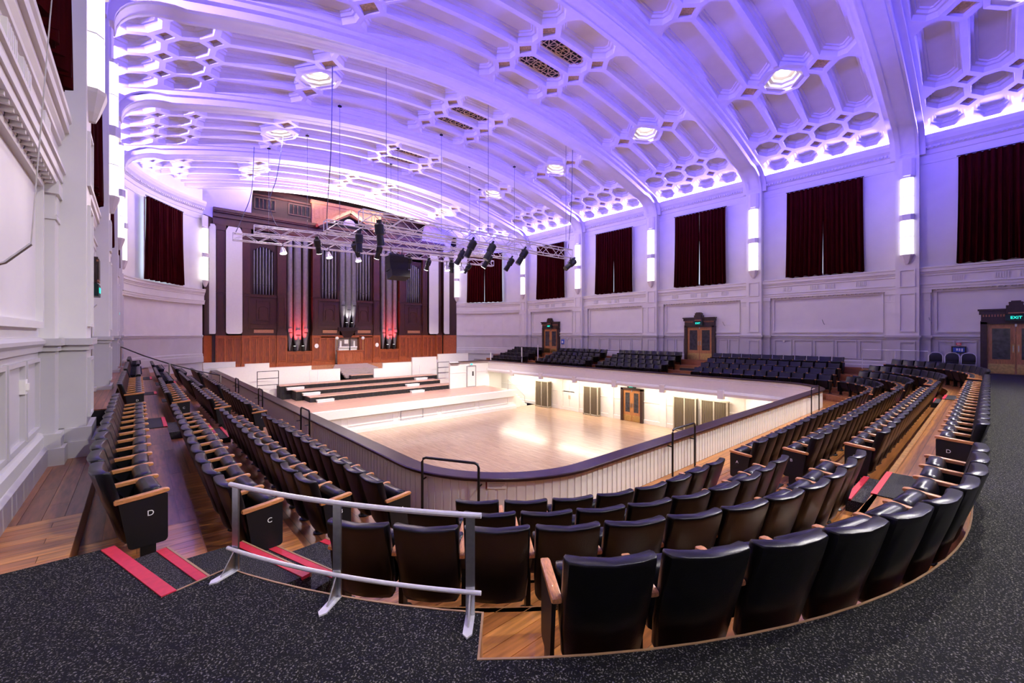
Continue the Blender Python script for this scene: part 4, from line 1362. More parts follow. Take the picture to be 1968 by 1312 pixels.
# white stepped choir walls
cw = struct(empty('wall_choir', (14.2, 34.6, -3.6)))
for (x0, x1, zt, y) in ((10.0, 12.2, -2.78, 34.6), (7.1, 10.0, -2.45, 34.5), (5.6, 7.1, -2.10, 34.3), (3.2, 5.0, -1.90, 34.0), (3.2, 5.6, -2.25, 33.6),
                        (15.0, 15.8, -2.95, 34.6), (15.8, 18.5, -2.52, 34.6), (18.5, 21.0, -2.12, 34.4), (21.0, 24.4, -1.88, 34.1)):
    MB().box(x0, x1, y, y + 0.18, STG, zt).build('parapet', 'white', cw)
    MB().box(x0 - 0.01, x1 + 0.01, y - 0.02, y + 0.2, zt, zt + 0.03).build('parapet_cap', 'white', cw)
    MB().box(x0 + 0.02, x1 - 0.02, y + 0.19, 38.2, STG, zt - 0.75).build('choir_tier', 'white', cw)
for (x0, x1, y) in ((6.1, 7.4, 33.0), (20.4, 21.6, 33.2)):
    nm = 'left' if x0 < 10 else 'right'
    t = thing('guard_rail', f'thin black guard rail with two bars on the {nm} end of the risers', 'guard rail', ((x0 + x1) / 2, y, -3.6), group='guard rails by the choir')
    for xx in (x0, x1):
        MB().tube([(xx, y, STG), (xx, y, -2.55)], 0.025, 6).build('post', 'blackmetal', t)
    for zz in (-2.55, -3.05, -3.5):
        MB().tube([(x0, y, zz), (x1, y, zz)], 0.025, 6).build('bar', 'blackmetal', t)
for (x, y) in ((9.9, 33.6), (18.6, 33.8)):
    t = thing('handrail', f'thin pale hoop handrail in front of the {"left" if x < 12 else "right"} choir wall', 'handrail', (x, y, -3.6), group='hoop handrails by the choir')
    MB().tube([(x - 0.3, y, -3.62), (x - 0.3, y, -2.75), (x - 0.2, y, -2.68), (x + 0.2, y, -2.68), (x + 0.3, y, -2.75), (x + 0.3, y, -3.62)], 0.018, 6).build('hoop', 'alu', t)
# grey organ steps
gs = struct(empty('floor_organ_steps', (14.2, 36.5, -3.6)))
MB().add([(12.2, 36.4, -2.95), (16.2, 36.4, -2.95), (15.6, 37.6, -2.62), (12.8, 37.6, -2.62), (12.2, 36.4, -3.6), (16.2, 36.4, -3.6), (15.6, 37.6, -3.6), (12.8, 37.6, -3.6)],
         [(0, 1, 2, 3), (4, 5, 1, 0), (5, 6, 2, 1), (6, 7, 3, 2), (7, 4, 0, 3)]).build('ramp', 'greystep', gs)
for k in range(5):
    MB().box(12.7, 14.9, 34.7 + k * 0.34, 36.45, -3.6, -3.45 + k * 0.12).build('stair', 'greystep', gs)
MB().box(3.9, 24.5, 37.6, 38.9, -3.6, -2.66).build('organ_platform', 'organ_tan', gs)

# ---------------------------------------------------------------- the organ
OC = 14.18
OY = 38.5
org = thing('pipe_organ', 'large dark wooden pipe organ with silver pipes filling the end wall', 'organ', (OC, OY, -2.66))
struct(MB().box(2.0, 26.5, 39.3, 39.5, STG, 13.0).build('wall_end', 'organ_dark'))
def om(x0, x1):
    return ((x0, x1), (2 * OC - x1, 2 * OC - x0))
MB().box(3.6, 2 * OC - 3.6, 39.1, 39.28, -2.66, 11.9).build('case_back', 'organ_dark', org)
# pilasters
for pr in ((4.42, 4.98), (6.08, 6.6), (8.51, 9.16), (11.2, 11.78)):
    for (x0, x1) in om(*pr):
        m = MB().box(x0, x1, OY - 0.22, OY + 0.4, -0.1, 8.2)
        m.box(x0 - 0.05, x1 + 0.05, OY - 0.28, OY + 0.4, -0.1, 0.16)
        m.box(x0 - 0.03, x1 + 0.03, OY - 0.25, OY + 0.4, 0.16, 0.24)
        m.box(x0 - 0.04, x1 + 0.04, OY - 0.26, OY + 0.4, 3.15, 3.22)
        m.box(x0 - 0.05, x1 + 0.05, OY - 0.28, OY + 0.4, 7.8, 8.2)
        m.build('pilaster', 'organ_mid', org)
        MB().frame((x0 + 0.08, OY - 0.22, 0.4), (1, 0, 0), (0, 0, 1), (0, -1, 0), x1 - x0 - 0.16, 2.6, 0.05, 0.04).build('pilaster_panel', 'organ_mid', org)
        b = MB().box(x0 - 0.06, x1 + 0.06, OY - 0.26, OY + 0.4, -2.66, -0.1)
        b.box(x0 - 0.1, x1 + 0.1, OY - 0.30, OY + 0.4, -2.66, -2.3)
        b.build('pedestal', 'organ_red', org)
        MB().frame((x0 + 0.02, OY - 0.26, -2.2), (1, 0, 0), (0, 0, 1), (0, -1, 0), x1 - x0 - 0.04, 1.95, 0.06, 0.05).build('pedestal_panel', 'organ_red', org)
        MB().box(x0 + 0.08, x1 - 0.08, OY - 0.272, OY - 0.26, -2.14, -0.31).build('panel_field', 'organ_field', org)
        if 11 < x0 < 17:
            MB().lathe([(0.02, 0), (0.15, 0.0), (0.15, 0.03), (0.1, 0.05)], 8, ((x0 + x1) / 2, 0, 0)) if False else None
            c = (x0 + x1) / 2
            ring = [(c + 0.17 * math.cos(PI / 8 + k * PI / 4), -1.0 + 0.2 * math.sin(PI / 8 + k * PI / 4)) for k in range(8)]
            MB().add([(x, OY - 0.30, z) for x, z in ring] + [(x, OY - 0.26, z) for x, z in ring], [tuple(range(8))] + [(i, (i + 1) % 8, 8 + (i + 1) % 8, 8 + i) for i in range(8)]).build('plaque', 'paper', org)
# dado panels
def dado(x0, x1, n, z0=-2.66, z1=-0.1, yf=OY - 0.1):
    MB().box(x0, x1, yf, OY + 0.4, z0, z1).build('dado', 'organ_red', org)
    w_ = (x1 - x0) / n
    for k in range(n):
        MB().frame((x0 + k * w_ + 0.04, yf, z0 + 0.3), (1, 0, 0), (0, 0, 1), (0, -1, 0), w_ - 0.08, z1 - z0 - 0.5, 0.06, 0.05).build('dado_panel', 'organ_red', org)
        MB().box(x0 + k * w_ + 0.1, x0 + (k + 1) * w_ - 0.1, yf - 0.012, yf, z0 + 0.36, z1 - 0.26).build('panel_field', 'organ_field', org)
    m = MB().box(x0, x1, yf - 0.06, yf + 0.02, z1 - 0.1, z1)
    m.box(x0, x1, yf - 0.06, yf + 0.02, z0, z0 + 0.25)
    m.build('dado_moulding', 'organ_red', org)
for pr, n in (((6.66, 8.45), 4), ((5.04, 6.02), 2)):
    for (x0, x1) in om(*pr):
        dado(x0, x1, n)
for (x0, x1) in om(9.22, 11.14):
    dado(x0, x1, 3, -2.66, -1.42, OY - 0.15)
for (x0, x1) in om(11.84, 13.1):
    dado(x0, x1, 2)
# flats with small pipes
def pipe(x, y, r, zf, zm, zt, name='pipe', parent=None, seg=12):
    p = parent or org
    o = MB().lathe([(r * 0.28, zf), (r * 0.98, zm - 0.9 * r), (r, zm), (r, zt)], seg, (x, y, 0)).build(name, 'pipe', p, smooth=True, angle=40)
    m = MB()
    # flattened mouth with its lips
    m.add([(x - r * 0.62, y - r * 0.86, zm - r * 0.05), (x + r * 0.62, y - r * 0.86, zm - r * 0.05), (x + r * 0.62, y - r * 0.9, zm + r * 0.28), (x - r * 0.62, y - r * 0.9, zm + r * 0.28)], [(0, 1, 2, 3)])
    m.v = [(a, b - r * 0.16, c) for a, b, c in m.v]
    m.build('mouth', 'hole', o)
    pts = [(-0.66, 0.3), (0.66, 0.3), (0.66, 1.25), (0.35, 1.62), (-0.35, 1.62), (-0.66, 1.25)]
    MB().add([(x + a * r, y - r * 1.04, zm + b * r) for a, b in pts] + [(x + a * r, y - r * 0.7, zm + b * r) for a, b in pts],
             [tuple(range(6))] + [(i, (i + 1) % 6, 6 + (i + 1) % 6, 6 + i) for i in range(6)]).build('upper_lip', 'pipe', o)
    return o
def flat(x0, x1, n, zp, zt, r, arch=True):
    """wood panel with a row of pipes above it"""
    ledge = 0.87
    MB().box(x0, x1, OY, OY + 0.3, ledge, zp - 0.1).build('panel', 'organ_mid', org)
    m = MB().box(x0, x1, OY - 0.18, OY + 0.3, ledge - 0.07, ledge)
    m.box(x0, x1, OY - 0.12, OY + 0.3, ledge - 0.3, ledge - 0.07)
    m.box(x0, x1, OY - 0.16, OY + 0.3, ledge - 0.42, ledge - 0.3)
    m.box(x0, x1, OY - 0.08, OY + 0.3, -0.1, ledge - 0.42)
    m.build('ledge', 'organ_mid', org)
    MB().box(x0 + 0.25, x1 - 0.25, OY - 0.12, OY - 0.08, 0.1, 0.36).build('ledge_panel', 'organ_tan', org)
    m = MB().box(x0, x1, OY - 0.14, OY + 0.3, zp - 0.22, zp - 0.1)
    m.box(x0, x1, OY - 0.08, OY + 0.3, zp - 0.1, zp)
    m.build('pipe_sill', 'organ_mid', org)
    c, hw = (x0 + x1) / 2, min(0.5, (x1 - x0) / 2 - 0.12)
    MB().frame((c - hw, OY, 1.1), (1, 0, 0), (0, 0, 1), (0, -1, 0), 2 * hw, zp - 1.55, 0.07, 0.06).build('panel_frame', 'organ_mid', org)
    aw = hw - 0.16
    ring = [(c + aw * math.cos(PI * k / 10), 1.95 + aw * math.sin(PI * k / 10) * 0.8) for k in range(11)]
    MB().tube([(c + aw, OY - 0.005, 1.25)] + [(x, OY - 0.005, z) for x, z in ring] + [(c - aw, OY - 0.005, 1.25)], 0.035, 5).build('panel_arch', 'organ_mid', org)
    px0, px1 = x0 + 0.3, x1 - 0.3
    for k in range(n):
        f = 2 * (k / (n - 1)) - 1
        x = px0 + (px1 - px0) * k / (n - 1)
        rr = r * (1.0 - 0.12 * abs(f))
        pipe(x, OY + 0.12, rr, zp, zp + 0.78 - 0.22 * (1 - abs(f)) * (1 if n < 6 else 0), zt - (0.35 * f * f if arch else 0), seg=10)
    # arched head over the pipes
    hs = [(px0 - r - 0.02 + (px1 - px0 + 2 * r + 0.04) * k / 10, zt - 0.35 * (2 * k / 10 - 1) ** 2 - 0.05) for k in range(11)]
    m = MB()
    m.add([(x, OY, z) for x, z in hs] + [(x, OY, zt + 0.5) for x, z in hs], [(i, i + 1, 12 + i, 11 + i) for i in range(10)])
    m.box(x0, px0 - r - 0.02, OY, OY + 0.2, zp, 8.2)
    m.box(px1 + r + 0.02, x1, OY, OY + 0.2, zp, 8.2)
    m.box(x0, x1, OY, OY + 0.2, zt + 0.3, 8.2)
    m.build('pipe_surround', 'organ_dark', org)
for (x0, x1) in om(6.62, 8.5):
    flat(x0, x1, 7, 3.15, 7.0, 0.075)
for (x0, x1) in om(11.8, 13.5):
    flat(x0, x1, 5, 3.1, 7.6, 0.10, arch=False)
# tower pipes
for mir in (False, True):
    for (x, r, zm) in ((9.49, 0.24, 0.10), (10.09, 0.30, -0.12), (10.72, 0.24, 0.10)):
        xx = 2 * OC - x if mir else x
        pipe(xx, OY + 0.18, r, -1.38, zm, 8.1, 'tower_pipe', seg=18)
for (x, r, zm) in ((13.76, 0.24, 2.55), (14.26, 0.27, 2.15), (14.76, 0.24, 2.55)):
    pipe(x, OY - 0.02, r, 0.62, zm, 8.1, 'tower_pipe', seg=18)
# bracket carrying the middle pipes, over the console recess
m = MB().box(13.3, 15.05, OY - 0.45, OY + 0.3, 0.48, 0.6)
m.box(13.35, 15.0, OY - 0.38, OY + 0.3, 0.3, 0.48)
m.add([(13.5, OY - 0.32, 0.3), (14.85, OY - 0.32, 0.3), (14.5, OY - 0.1, -0.3), (13.85, OY - 0.1, -0.3), (13.5, OY + 0.3, 0.3), (14.85, OY + 0.3, 0.3), (14.5, OY + 0.3, -0.3), (13.85, OY + 0.3, -0.3)],
      [(3, 2, 1, 0), (0, 1, 5, 4), (1, 2, 6, 5), (2, 3, 7, 6), (3, 0, 4, 7)])
m.build('bracket', 'organ_dark', org)
MB().box(11.84, 16.5, OY - 0.1, OY + 0.4, -0.3, -0.1).build('lintel', 'organ_red', org)
# console desk, music stand and bench in the recess
MB().box(13.1, 15.25, OY + 0.35, OY + 0.4, -2.6, -0.3).build('recess_back', 'greystep', org)
dk = MB().box(13.05, 15.3, OY - 0.85, OY - 0.7, -2.66, -1.5)
dk.box(12.98, 15.37, OY - 0.95, OY - 0.62, -1.5, -1.42)
dk.build('console_screen', 'organ_red', org)
for k in range(3):
    MB().frame((13.15 + k * 0.7, OY - 0.85, -2.45), (1, 0, 0), (0, 0, 1), (0, -1, 0), 0.6, 0.8, 0.05, 0.03).build('console_panel', 'organ_red', org)
cs = MB().box(13.35, 14.95, OY - 0.3, OY + 0.3, -2.6, -1.15)
cs.box(13.35, 14.95, OY - 0.45, OY + 0.2, -1.2, -1.1)
cs.box(13.5, 13.62, OY - 0.2, OY + 0.2, -1.1, -0.6)
cs.box(14.7, 14.82, OY - 0.2, OY + 0.2, -1.1, -0.6)
cs.build('console', 'banner', org)
MB().box(13.85, 14.2, OY - 0.25, OY - 0.22, -0.85, -0.5).build('music_sheet', 'paper', org)
MB().box(14.23, 14.30, OY - 0.5, OY - 0.4, -1.9, -0.35).build('lamp_stem', 'blackmetal', org)
for x in (13.02, 15.32):
    MB().tube([(x, OY - 0.8, -1.42), (x, OY - 0.8, -0.5)], 0.03, 6).build('lamp_post', 'brass', org)
    MB().lathe([(0.03, -0.14), (0.13, -0.06), (0.15, 0.03), (0.1, 0.12), (0.03, 0.15)], 10, (x, OY - 0.8, -0.36)).build('lamp_globe', 'paper', org, smooth=True)
# entablature, attic and pediment
for (z0, z1, dy) in ((8.2, 8.42, 0.30), (8.42, 8.75, 0.20), (8.75, 8.85, 0.34), (8.85, 9.1, 0.25), (9.1, 9.2, 0.42), (9.2, 9.42, 0.52)):
    MB().box(4.2, 2 * OC - 4.2, OY - dy, OY + 0.6, z0, z1).build('entablature', 'organ_mid', org)
MB().box(4.6, 2 * OC - 4.6, OY - 0.1, OY + 0.6, 9.42, 11.55).build('attic', 'organ_dark', org)
for (x0, x1, n) in ((6.95, 8.3, 5), (9.4, 10.95, 5)):
    for (a, b) in om(x0, x1):
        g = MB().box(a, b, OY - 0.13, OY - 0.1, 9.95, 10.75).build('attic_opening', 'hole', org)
        MB().frame((a - 0.08, OY - 0.1, 9.87), (1, 0, 0), (0, 0, 1), (0, -1, 0), b - a + 0.16, 0.96, 0.08, 0.09).build('opening_frame', 'organ_mid', g)
        for k in range(1, n):
            xx = a + (b - a) * k / n
            MB().lathe([(0.03, 9.95), (0.055, 10.1), (0.03, 10.35), (0.055, 10.6), (0.03, 10.75)], 6, (xx, OY - 0.15, 0)).build('baluster', 'organ_mid', g)
MB().box(4.6, 2 * OC - 4.6, OY - 0.2, OY + 0.6, 10.95, 11.08).build('attic_cornice', 'organ_mid', org)
MB().box(11.1, 2 * OC - 11.1, OY - 0.35, OY + 0.5, 9.42, 11.15).build('central_attic', 'organ_tan', org)
MB().box(11.0, 2 * OC - 11.0, OY - 0.5, OY + 0.5, 11.15, 11.4).build('attic_cornice', 'organ_tan', org)
MB().frame((11.3, OY - 0.35, 9.9), (1, 0, 0), (0, 0, 1), (0, -1, 0), 0.45, 1.0, 0.06, 0.03).build('attic_panel', 'organ_tan', org)
MB().frame((12.0, OY - 0.35, 9.8), (1, 0, 0), (0, 0, 1), (0, -1, 0), 4.4, 1.15, 0.06, 0.03).build('attic_panel', 'organ_tan', org)
MB().frame((16.6, OY - 0.35, 9.9), (1, 0, 0), (0, 0, 1), (0, -1, 0), 0.45, 1.0, 0.06, 0.03).build('attic_panel', 'organ_tan', org)
for s in (-1, 1):
    e0, e1 = Vector((OC + s * 2.7, OY - 0.6, 9.15)), Vector((OC, OY - 0.6, 10.75))
    d = (e1 - e0)
    L_ = d.length
    d.normalize()
    up = Vector((-d.z, 0, d.x)) * (1 if d.x > 0 else -1)
    MB().obox((e0 + e1) / 2 + up * 0.1, d * (L_ / 2 + 0.06), (0, 0.45, 0), up * 0.11).build('pediment_rake', 'organ_tan', org)
    MB().obox((e0 + e1) / 2 - up * 0.08 + Vector((0, 0.08, 0)), d * (L_ / 2), (0, 0.4, 0), up * 0.09).build('pediment_rake', 'organ_dark', org)
MB().add([(OC - 2.4, OY - 0.42, 9.25), (OC + 2.4, OY - 0.42, 9.25), (OC, OY - 0.42, 10.6)], [(0, 1, 2)]).build('tympanum', 'hole', org)  # flat face; the shade of the pediment hollow is put into its colour
sh = MB()
for k in range(9):
    a = PI * k / 8
    sh.tube([(OC, OY - 0.5, 9.75), (OC + 0.5 * math.cos(a), OY - 0.58, 9.8 + 0.42 * math.sin(a))], [0.03, 0.09], 6)
sh.build('shell_ornament', 'paper', org)
# wings set at an angle on both sides
for s in (-1, 1):
    a = (OC + s * (OC - 4.0), 38.45)
    b = (OC + s * (OC - 3.45), 37.7) if s < 0 else (25.2, 37.25)
    d = Vector((b[0] - a[0], b[1] - a[1], 0))
    L_ = d.length
    d.normalize()
    n = Vector((d.y, -d.x, 0)) * (1 if s < 0 else -1)
    c = Vector((*a, 0)) + d * L_ / 2
    MB().obox(c + Vector((0, 0, 4.05)) - n * 0.1, d * L_ / 2, n * 0.1, (0, 0, 4.15)).build('wing', 'organ_dark', org)
    MB().obox(c + Vector((0, 0, -1.38)) - n * 0.06, d * L_ / 2, n * 0.12, (0, 0, 1.28)).build('wing_dado', 'organ_red', org)
    MB().obox(c + Vector((0, 0, 8.3)) - n * 0.0, d * L_ / 2, n * 0.25, (0, 0, 0.35)).build('wing_cornice', 'organ_dark', org)
MB().box(3.6, 4.4, 38.35, 39.2, -2.66, 8.3).build('wing', 'organ_dark', org)
MB().box(2 * OC - 4.4, 2 * OC - 3.3, 38.35, 39.2, -2.66, 8.3).build('wing', 'organ_dark', org)
# white plaster hoods between the wings and the arch
for s in (-1, 1):
    hd = MB()
    vs = []
    NX, NT = 8, 8
    for i in range(NX + 1):
        x = OC + s * (10.9 - 3.4 * i / NX)
        zb = 8.6 if i < 5 else 8.6 + (i - 4) * 0.12
        ztop = vault(x - XC, -0.45)[1] + 0.3
        for j in range(NT + 1):
            t_ = PI / 2 * j / NT
            vs.append((x, 37.2 + 1.2 * math.cos(t_), zb + (ztop - zb) * math.sin(t_)))
    hd.add(vs, [(i * (NT + 1) + j, (i + 1) * (NT + 1) + j, (i + 1) * (NT + 1) + j + 1, i * (NT + 1) + j + 1) for i in range(NX) for j in range(NT)])
    struct(hd.build('trim_hood_' + ('left' if s < 0 else 'right'), 'plaster', smooth=True))
# hanging white banners
def banner(x0, x1, y, z0, z1, label, a=0.0):
    c = 0.16 if x1 - x0 > 0.8 else 0.08
    pts = [(x0, z0 + c), (x0 + c * 0.3, z0 + c * 0.3), (x0 + c, z0), (x1 - c, z0), (x1 - c * 0.3, z0 + c * 0.3), (x1, z0 + c), (x1, z1 - c * 2), (x1 - c, z1), (x0 + c, z1), (x0, z1 - c * 2)]
    n = len(pts)
    yy = lambda x: y + a * (x - x0)
    o = MB().add([(x, yy(x) - 0.03, z) for x, z in pts] + [(x, yy(x) + 0.03, z) for x, z in pts],
                 [tuple(range(n)), tuple(range(2 * n - 1, n - 1, -1))] + [(i, n + i, n + (i + 1) % n, (i + 1) % n) for i in range(n)]).build('acoustic_banner', 'banner')
    tag(o, label, 'banner', 'white banners beside the organ')
banner(5.0, 6.05, OY - 0.36, 0.02, 8.15, 'wide white hanging banner left of the organ pipes')
banner(3.86, 4.36, OY - 0.42, 0.02, 8.15, 'narrow white hanging banner at the far left edge of the organ')
banner(22.4, 23.5, OY - 0.36, 0.02, 8.15, 'white hanging banner right of the organ pipes')
banner(24.05, 25.05, OY - 0.55, 0.02, 8.15, 'white hanging banner at the far right edge of the organ', -0.3)
# uplights among the pipes
def uplight(x, y, z, col, e, label, tgt):
    t = thing('uplight', label, 'uplight', (x, y, z), group='uplights at the organ pipes')
    MB().box(x - 0.1, x + 0.1, y - 0.1, y + 0.1, z, z + 0.05).build('base', 'blackmetal', t)
    MB().lathe([(0.09, 0.08), (0.12, 0.12), (0.12, 0.42), (0.10, 0.44)], 10, (x, y, z)).build('can', 'blackmetal', t, smooth=True)
    MB().lathe([(0.095, 0.43), (0.095, 0.445)], 10, (x, y, z)).build('lens', 'lens_glow', t)
    lamp('organ_uplight', 'SPOT', (x, y, z + 0.5), e, col, tgt, spot=48, blend=1.0, radius=0.08)
RED = (1.0, 0.06, 0.06)
for mir in (False, True):
    for (x, nm) in ((9.78, 'left'), (10.42, 'right')):
        xx = 2 * OC - x if mir else x
        uplight(xx, OY - 0.26, -1.42, RED, 6500, f'black uplight between the red-lit pipes of the {"right" if mir else "left"} tower, {nm if not mir else ("right" if nm == "left" else "left")} one', (xx, OY + 0.12, 3.5))
for (x, nm) in ((14.02, 'left'), (14.5, 'right')):
    uplight(x, OY - 0.36, 0.6, (1.0, 0.95, 0.92), 900, f'black uplight on the bracket by the white-lit middle pipes, {nm} one', (x, OY, 3.6))
# ---------------------------------------------------------------- lighting bridges, their lamps and cables
def truss(a, b, wd, ht, label, bay=0.62):
    a, b = Vector(a), Vector(b)
    d = (b - a); L_ = d.length; d.normalize()
    s = Vector((-d.y, d.x, 0)).normalized() * wd / 2
    u = Vector((0, 0, ht / 2))
    t = thing('lighting_truss', label, 'lighting truss', tuple((a + b) / 2), group='aluminium trusses over the stage')
    for sx in (-1, 1):
        for sz in (-1, 1):
            MB().tube([tuple(a + sx * s + sz * u), tuple(b + sx * s + sz * u)], 0.030, 6).build('chord', 'alu', t)
    n = int(L_ / bay)
    for face in range(4):
        m = MB()
        for i in range(n):
            p0, p1 = a + d * (L_ * i / n), a + d * (L_ * (i + 1) / n)
            if face < 2:
                sd = s if face else -s
                q = (p0 + sd - u, p1 + sd + u) if i % 2 == 0 else (p0 + sd + u, p1 + sd - u)
            else:
                ud = u if face == 3 else -u
                q = (p0 - s + ud, p1 + s + ud) if i % 2 == 0 else (p0 + s + ud, p1 - s + ud)
            m.tube([tuple(q[0]), tuple(q[1])], 0.017, 5)
        tag(m.build('bracing', 'alu', t), kind='stuff')
    for p in (a, b):
        m = MB()
        for sx in (-1, 1):
            m.tube([tuple(p + sx * s - u), tuple(p + sx * s + u)], 0.022, 5)
        for sz in (-1, 1):
            m.tube([tuple(p - s + sz * u), tuple(p + s + sz * u)], 0.022, 5)
        m.build('end_frame', 'alu', t)
    return t
T0 = ((6.9, 17.2, 4.85), (19.7, 17.0, 4.85))
T1 = ((7.0, 21.9, 5.4), (20.1, 21.9, 5.4))
T2 = ((4.8, 26.8, 5.75), (18.7, 24.2, 5.75))
T3 = ((4.2, 29.4, 5.72), (21.6, 26.8, 5.72))
truss(*T0, 0.5, 0.5, 'aluminium lighting truss nearest the camera, reaching farthest right')
truss(*T1, 0.5, 0.5, 'second aluminium lighting truss from the camera')
truss(*T2, 0.4, 0.4, 'third aluminium lighting truss, upper of the two near the organ')
truss(*T3, 0.4, 0.4, 'lowest aluminium lighting truss, closest to the organ')
def on(T, x, dy=0.0):
    (x0, y0, z0), (x1, y1, z1) = T
    f = (x - x0) / (x1 - x0)
    return (x, y0 + (y1 - y0) * f + dy, z0)
def spot_body(x, y, ztop, length, r, aim, label, lit=False, small=False):
    """profile spot hanging in a yoke below the truss"""
    t = thing('stage_light', label, 'stage light', (x, y, ztop), group='stage lights on the trusses')
    c = Vector((x, y, ztop - 0.42 if not small else ztop - 0.32))
    dv = Vector(aim).normalized()
    MB().tube([(x, y, ztop + 0.02 + (0.2 if small else 0)), (x, y, ztop - 0.12)], 0.03, 6).build('clamp', 'blackmetal', t)
    w_ = r + 0.05
    sx = Vector((dv.y, -dv.x, 0))
    sx = sx.normalized() if sx.length > 0.05 else Vector((1, 0, 0))
    k = MB()
    k.tube([tuple(c + sx * w_), tuple(c + sx * w_ + Vector((0, 0, 0.2))), (x, y, ztop - 0.12), tuple(c - sx * w_ + Vector((0, 0, 0.2))), tuple(c - sx * w_)], 0.018, 5)
    k.build('yoke', 'blackmetal', t)
    if small:
        MB().tube([tuple(c - dv * length / 2), tuple(c - dv * length * 0.1), tuple(c + dv * length / 2)], [r * 0.35, r * 0.55, r], 12).build('reflector_can', 'alu', t, smooth=True, angle=40)
    else:
        MB().tube([tuple(c - dv * length * 0.5), tuple(c - dv * length * 0.42), tuple(c), tuple(c + dv * length * 0.05), tuple(c + dv * length * 0.5)], [r * 0.6, r, r, r * 0.75, r * 0.85], 12).build('body', 'blackmetal', t, smooth=True, angle=40)
        MB().obox(c - dv * length * 0.25 + Vector((0, 0, r)), sx * r * 0.5, dv * length * 0.2, dv.cross(sx) * 0.05).build('cooling_fin', 'blackmetal', t)
    e = c + dv * (length / 2 + 0.004)
    MB().tube([tuple(e), tuple(e + dv * 0.012)], r * 0.8, 12).build('lens', 'lens_glow' if lit else 'glassdark', t)
# small bright reflector lamps hanging from the lowest truss
x_prev = 0
for k, (x, dz) in enumerate(((6.7, 0.05), (9.3, 0.05), (11.1, 0.1), (14.0, 0.15), (17.5, 0.2), (18.7, 0.2))):
    p = on(T3, x, -0.2)
    spot_body(p[0], p[1], p[2] - 0.2 - dz, 0.42, 0.22, (0.1, -0.25, -1), f'small bright reflector lamp under the lowest truss, {ORD[k]} from the left', lit=True, small=True)
for k, x in enumerate((7.9, 10.0, 11.3)):
    p = on(T2, x, -0.2)
    spot_body(p[0], p[1], p[2] - 0.2, 0.85, 0.19, ((0.3, 0.4, -1), (0.6, 0.3, -1), (-0.1, 0.5, -1))[k], f'black profile spot under the third truss, {ORD[k]} from the left', lit=k != 1)
for k, x in enumerate((14.6, 16.0, 17.9, 19.2)):
    p = on(T3, x, -0.2)
    spot_body(p[0], p[1], p[2] - 0.2, 0.8, 0.19, ((0.1, 0.3, -1), (-0.1, 0.5, -1), (0.2, 0.2, -1), (-0.7, 0.3, -1))[k], f'black profile spot under the lowest truss, {ORD[k]} from the left', lit=k == 1)
for k, (x, a) in enumerate(((8.6, (0.05, 0.1, -1)), (14.9, (-0.5, 0.3, -1)), (17.0, (-0.4, 0.5, -1)), (18.9, (-0.5, 0.4, -1)))):
    p = on(T1, x, -0.25)
    spot_body(p[0], p[1], p[2] - 0.25, 0.95, 0.2, a, f'black profile spot under the second truss, {ORD[k]} from the left', lit=k == 2)
for k, (x, a) in enumerate(((7.6, (0.15, 0.1, -1)), (12.2, (-0.4, 0.3, -1)), (13.4, (-0.5, 0.2, -1)), (15.6, (-0.5, 0.35, -1)), (19.5, (-0.9, 0.2, -0.7)))):
    p = on(T0, x, -0.25)
    spot_body(p[0], p[1], p[2] - 0.25, 0.9, 0.19, a, f'black profile spot under the nearest truss, {ORD[k]} from the left')
# dark speaker cluster in the middle
t = thing('speaker_cluster', 'large dark speaker cluster hanging at the middle of the trusses', 'speaker', (12.5, 25.4, 3.4))
for k in range(3):
    c = Vector((12.5, 25.35 - 0.07 * k * k, 4.75 - 0.48 * k))
    MB().obox(c, (0.62, 0, 0), (0, 0.35, -0.05 * k), (0, 0.03 * k, 0.23)).build('cabinet', 'skirt', t)
MB().box(12.0, 13.0, 25.25, 25.45, 5.0, 5.15).build('fly_bar', 'blackmetal', t)
for x in (12.1, 12.9):
    MB().tube([(x, 25.35, 5.15), (x, 25.35, 5.6)], 0.02, 5).build('sling', 'blackmetal', t)

# suspension cables from the vault to the trusses
def vz(x):
    return vault(x - XC, 0.0)[1]
def cable(x, y, zb, label, r=0.011):
    t = thing('hanging_cable', label, 'cable', (x, y, zb), group='cables holding the trusses')
    MB().tube([(x, y, zb), (x, y, vz(x) + 0.1)], r, 5).build('wire', 'cable', t)
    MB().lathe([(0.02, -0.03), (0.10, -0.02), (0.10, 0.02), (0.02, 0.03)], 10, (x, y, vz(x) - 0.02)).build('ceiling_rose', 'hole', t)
for (nm, T, xs) in (('nearest', T0, (8.0, 13.5, 19.4)), ('second', T1, (7.7, 13.7, 19.6)), ('third', T2, (7.4, 12.6, 17.6)), ('lowest', T3, (6.0, 13.4, 20.4))):
    for k, x in enumerate(xs):
        p = on(T, x)
        cable(p[0], p[1], p[2] + 0.25, f'thin dark cable holding the {nm} truss, {("left", "middle", "right")[k]} one')
def loose(pts, label, r=0.022):
    t = thing('power_cable', label, 'cable', pts[-1], group='loose power cables')
    P = [Vector(p) for p in pts]
    out = []
    for i in range(len(P) - 1):
        p0, p1, p2, p3 = P[max(i - 1, 0)], P[i], P[i + 1], P[min(i + 2, len(P) - 1)]
        for k in range(6):
            f = k / 6
            out.append(0.5 * ((2 * p1) + (p2 - p0) * f + (2 * p0 - 5 * p1 + 4 * p2 - p3) * f * f + (3 * p1 - p0 - 3 * p2 + p3) * f ** 3))
    out.append(P[-1])
    MB().tube([tuple(p) for p in out], r, 6).build('wire', 'cable', t, smooth=True)
loose([(6.2, 18.5, vz(6.2)), (6.8, 20.5, 8.6), (7.6, 23.5, 6.6), (8.4, 26.0, 5.9)], 'loose dark cable slanting from the vault to the third truss')
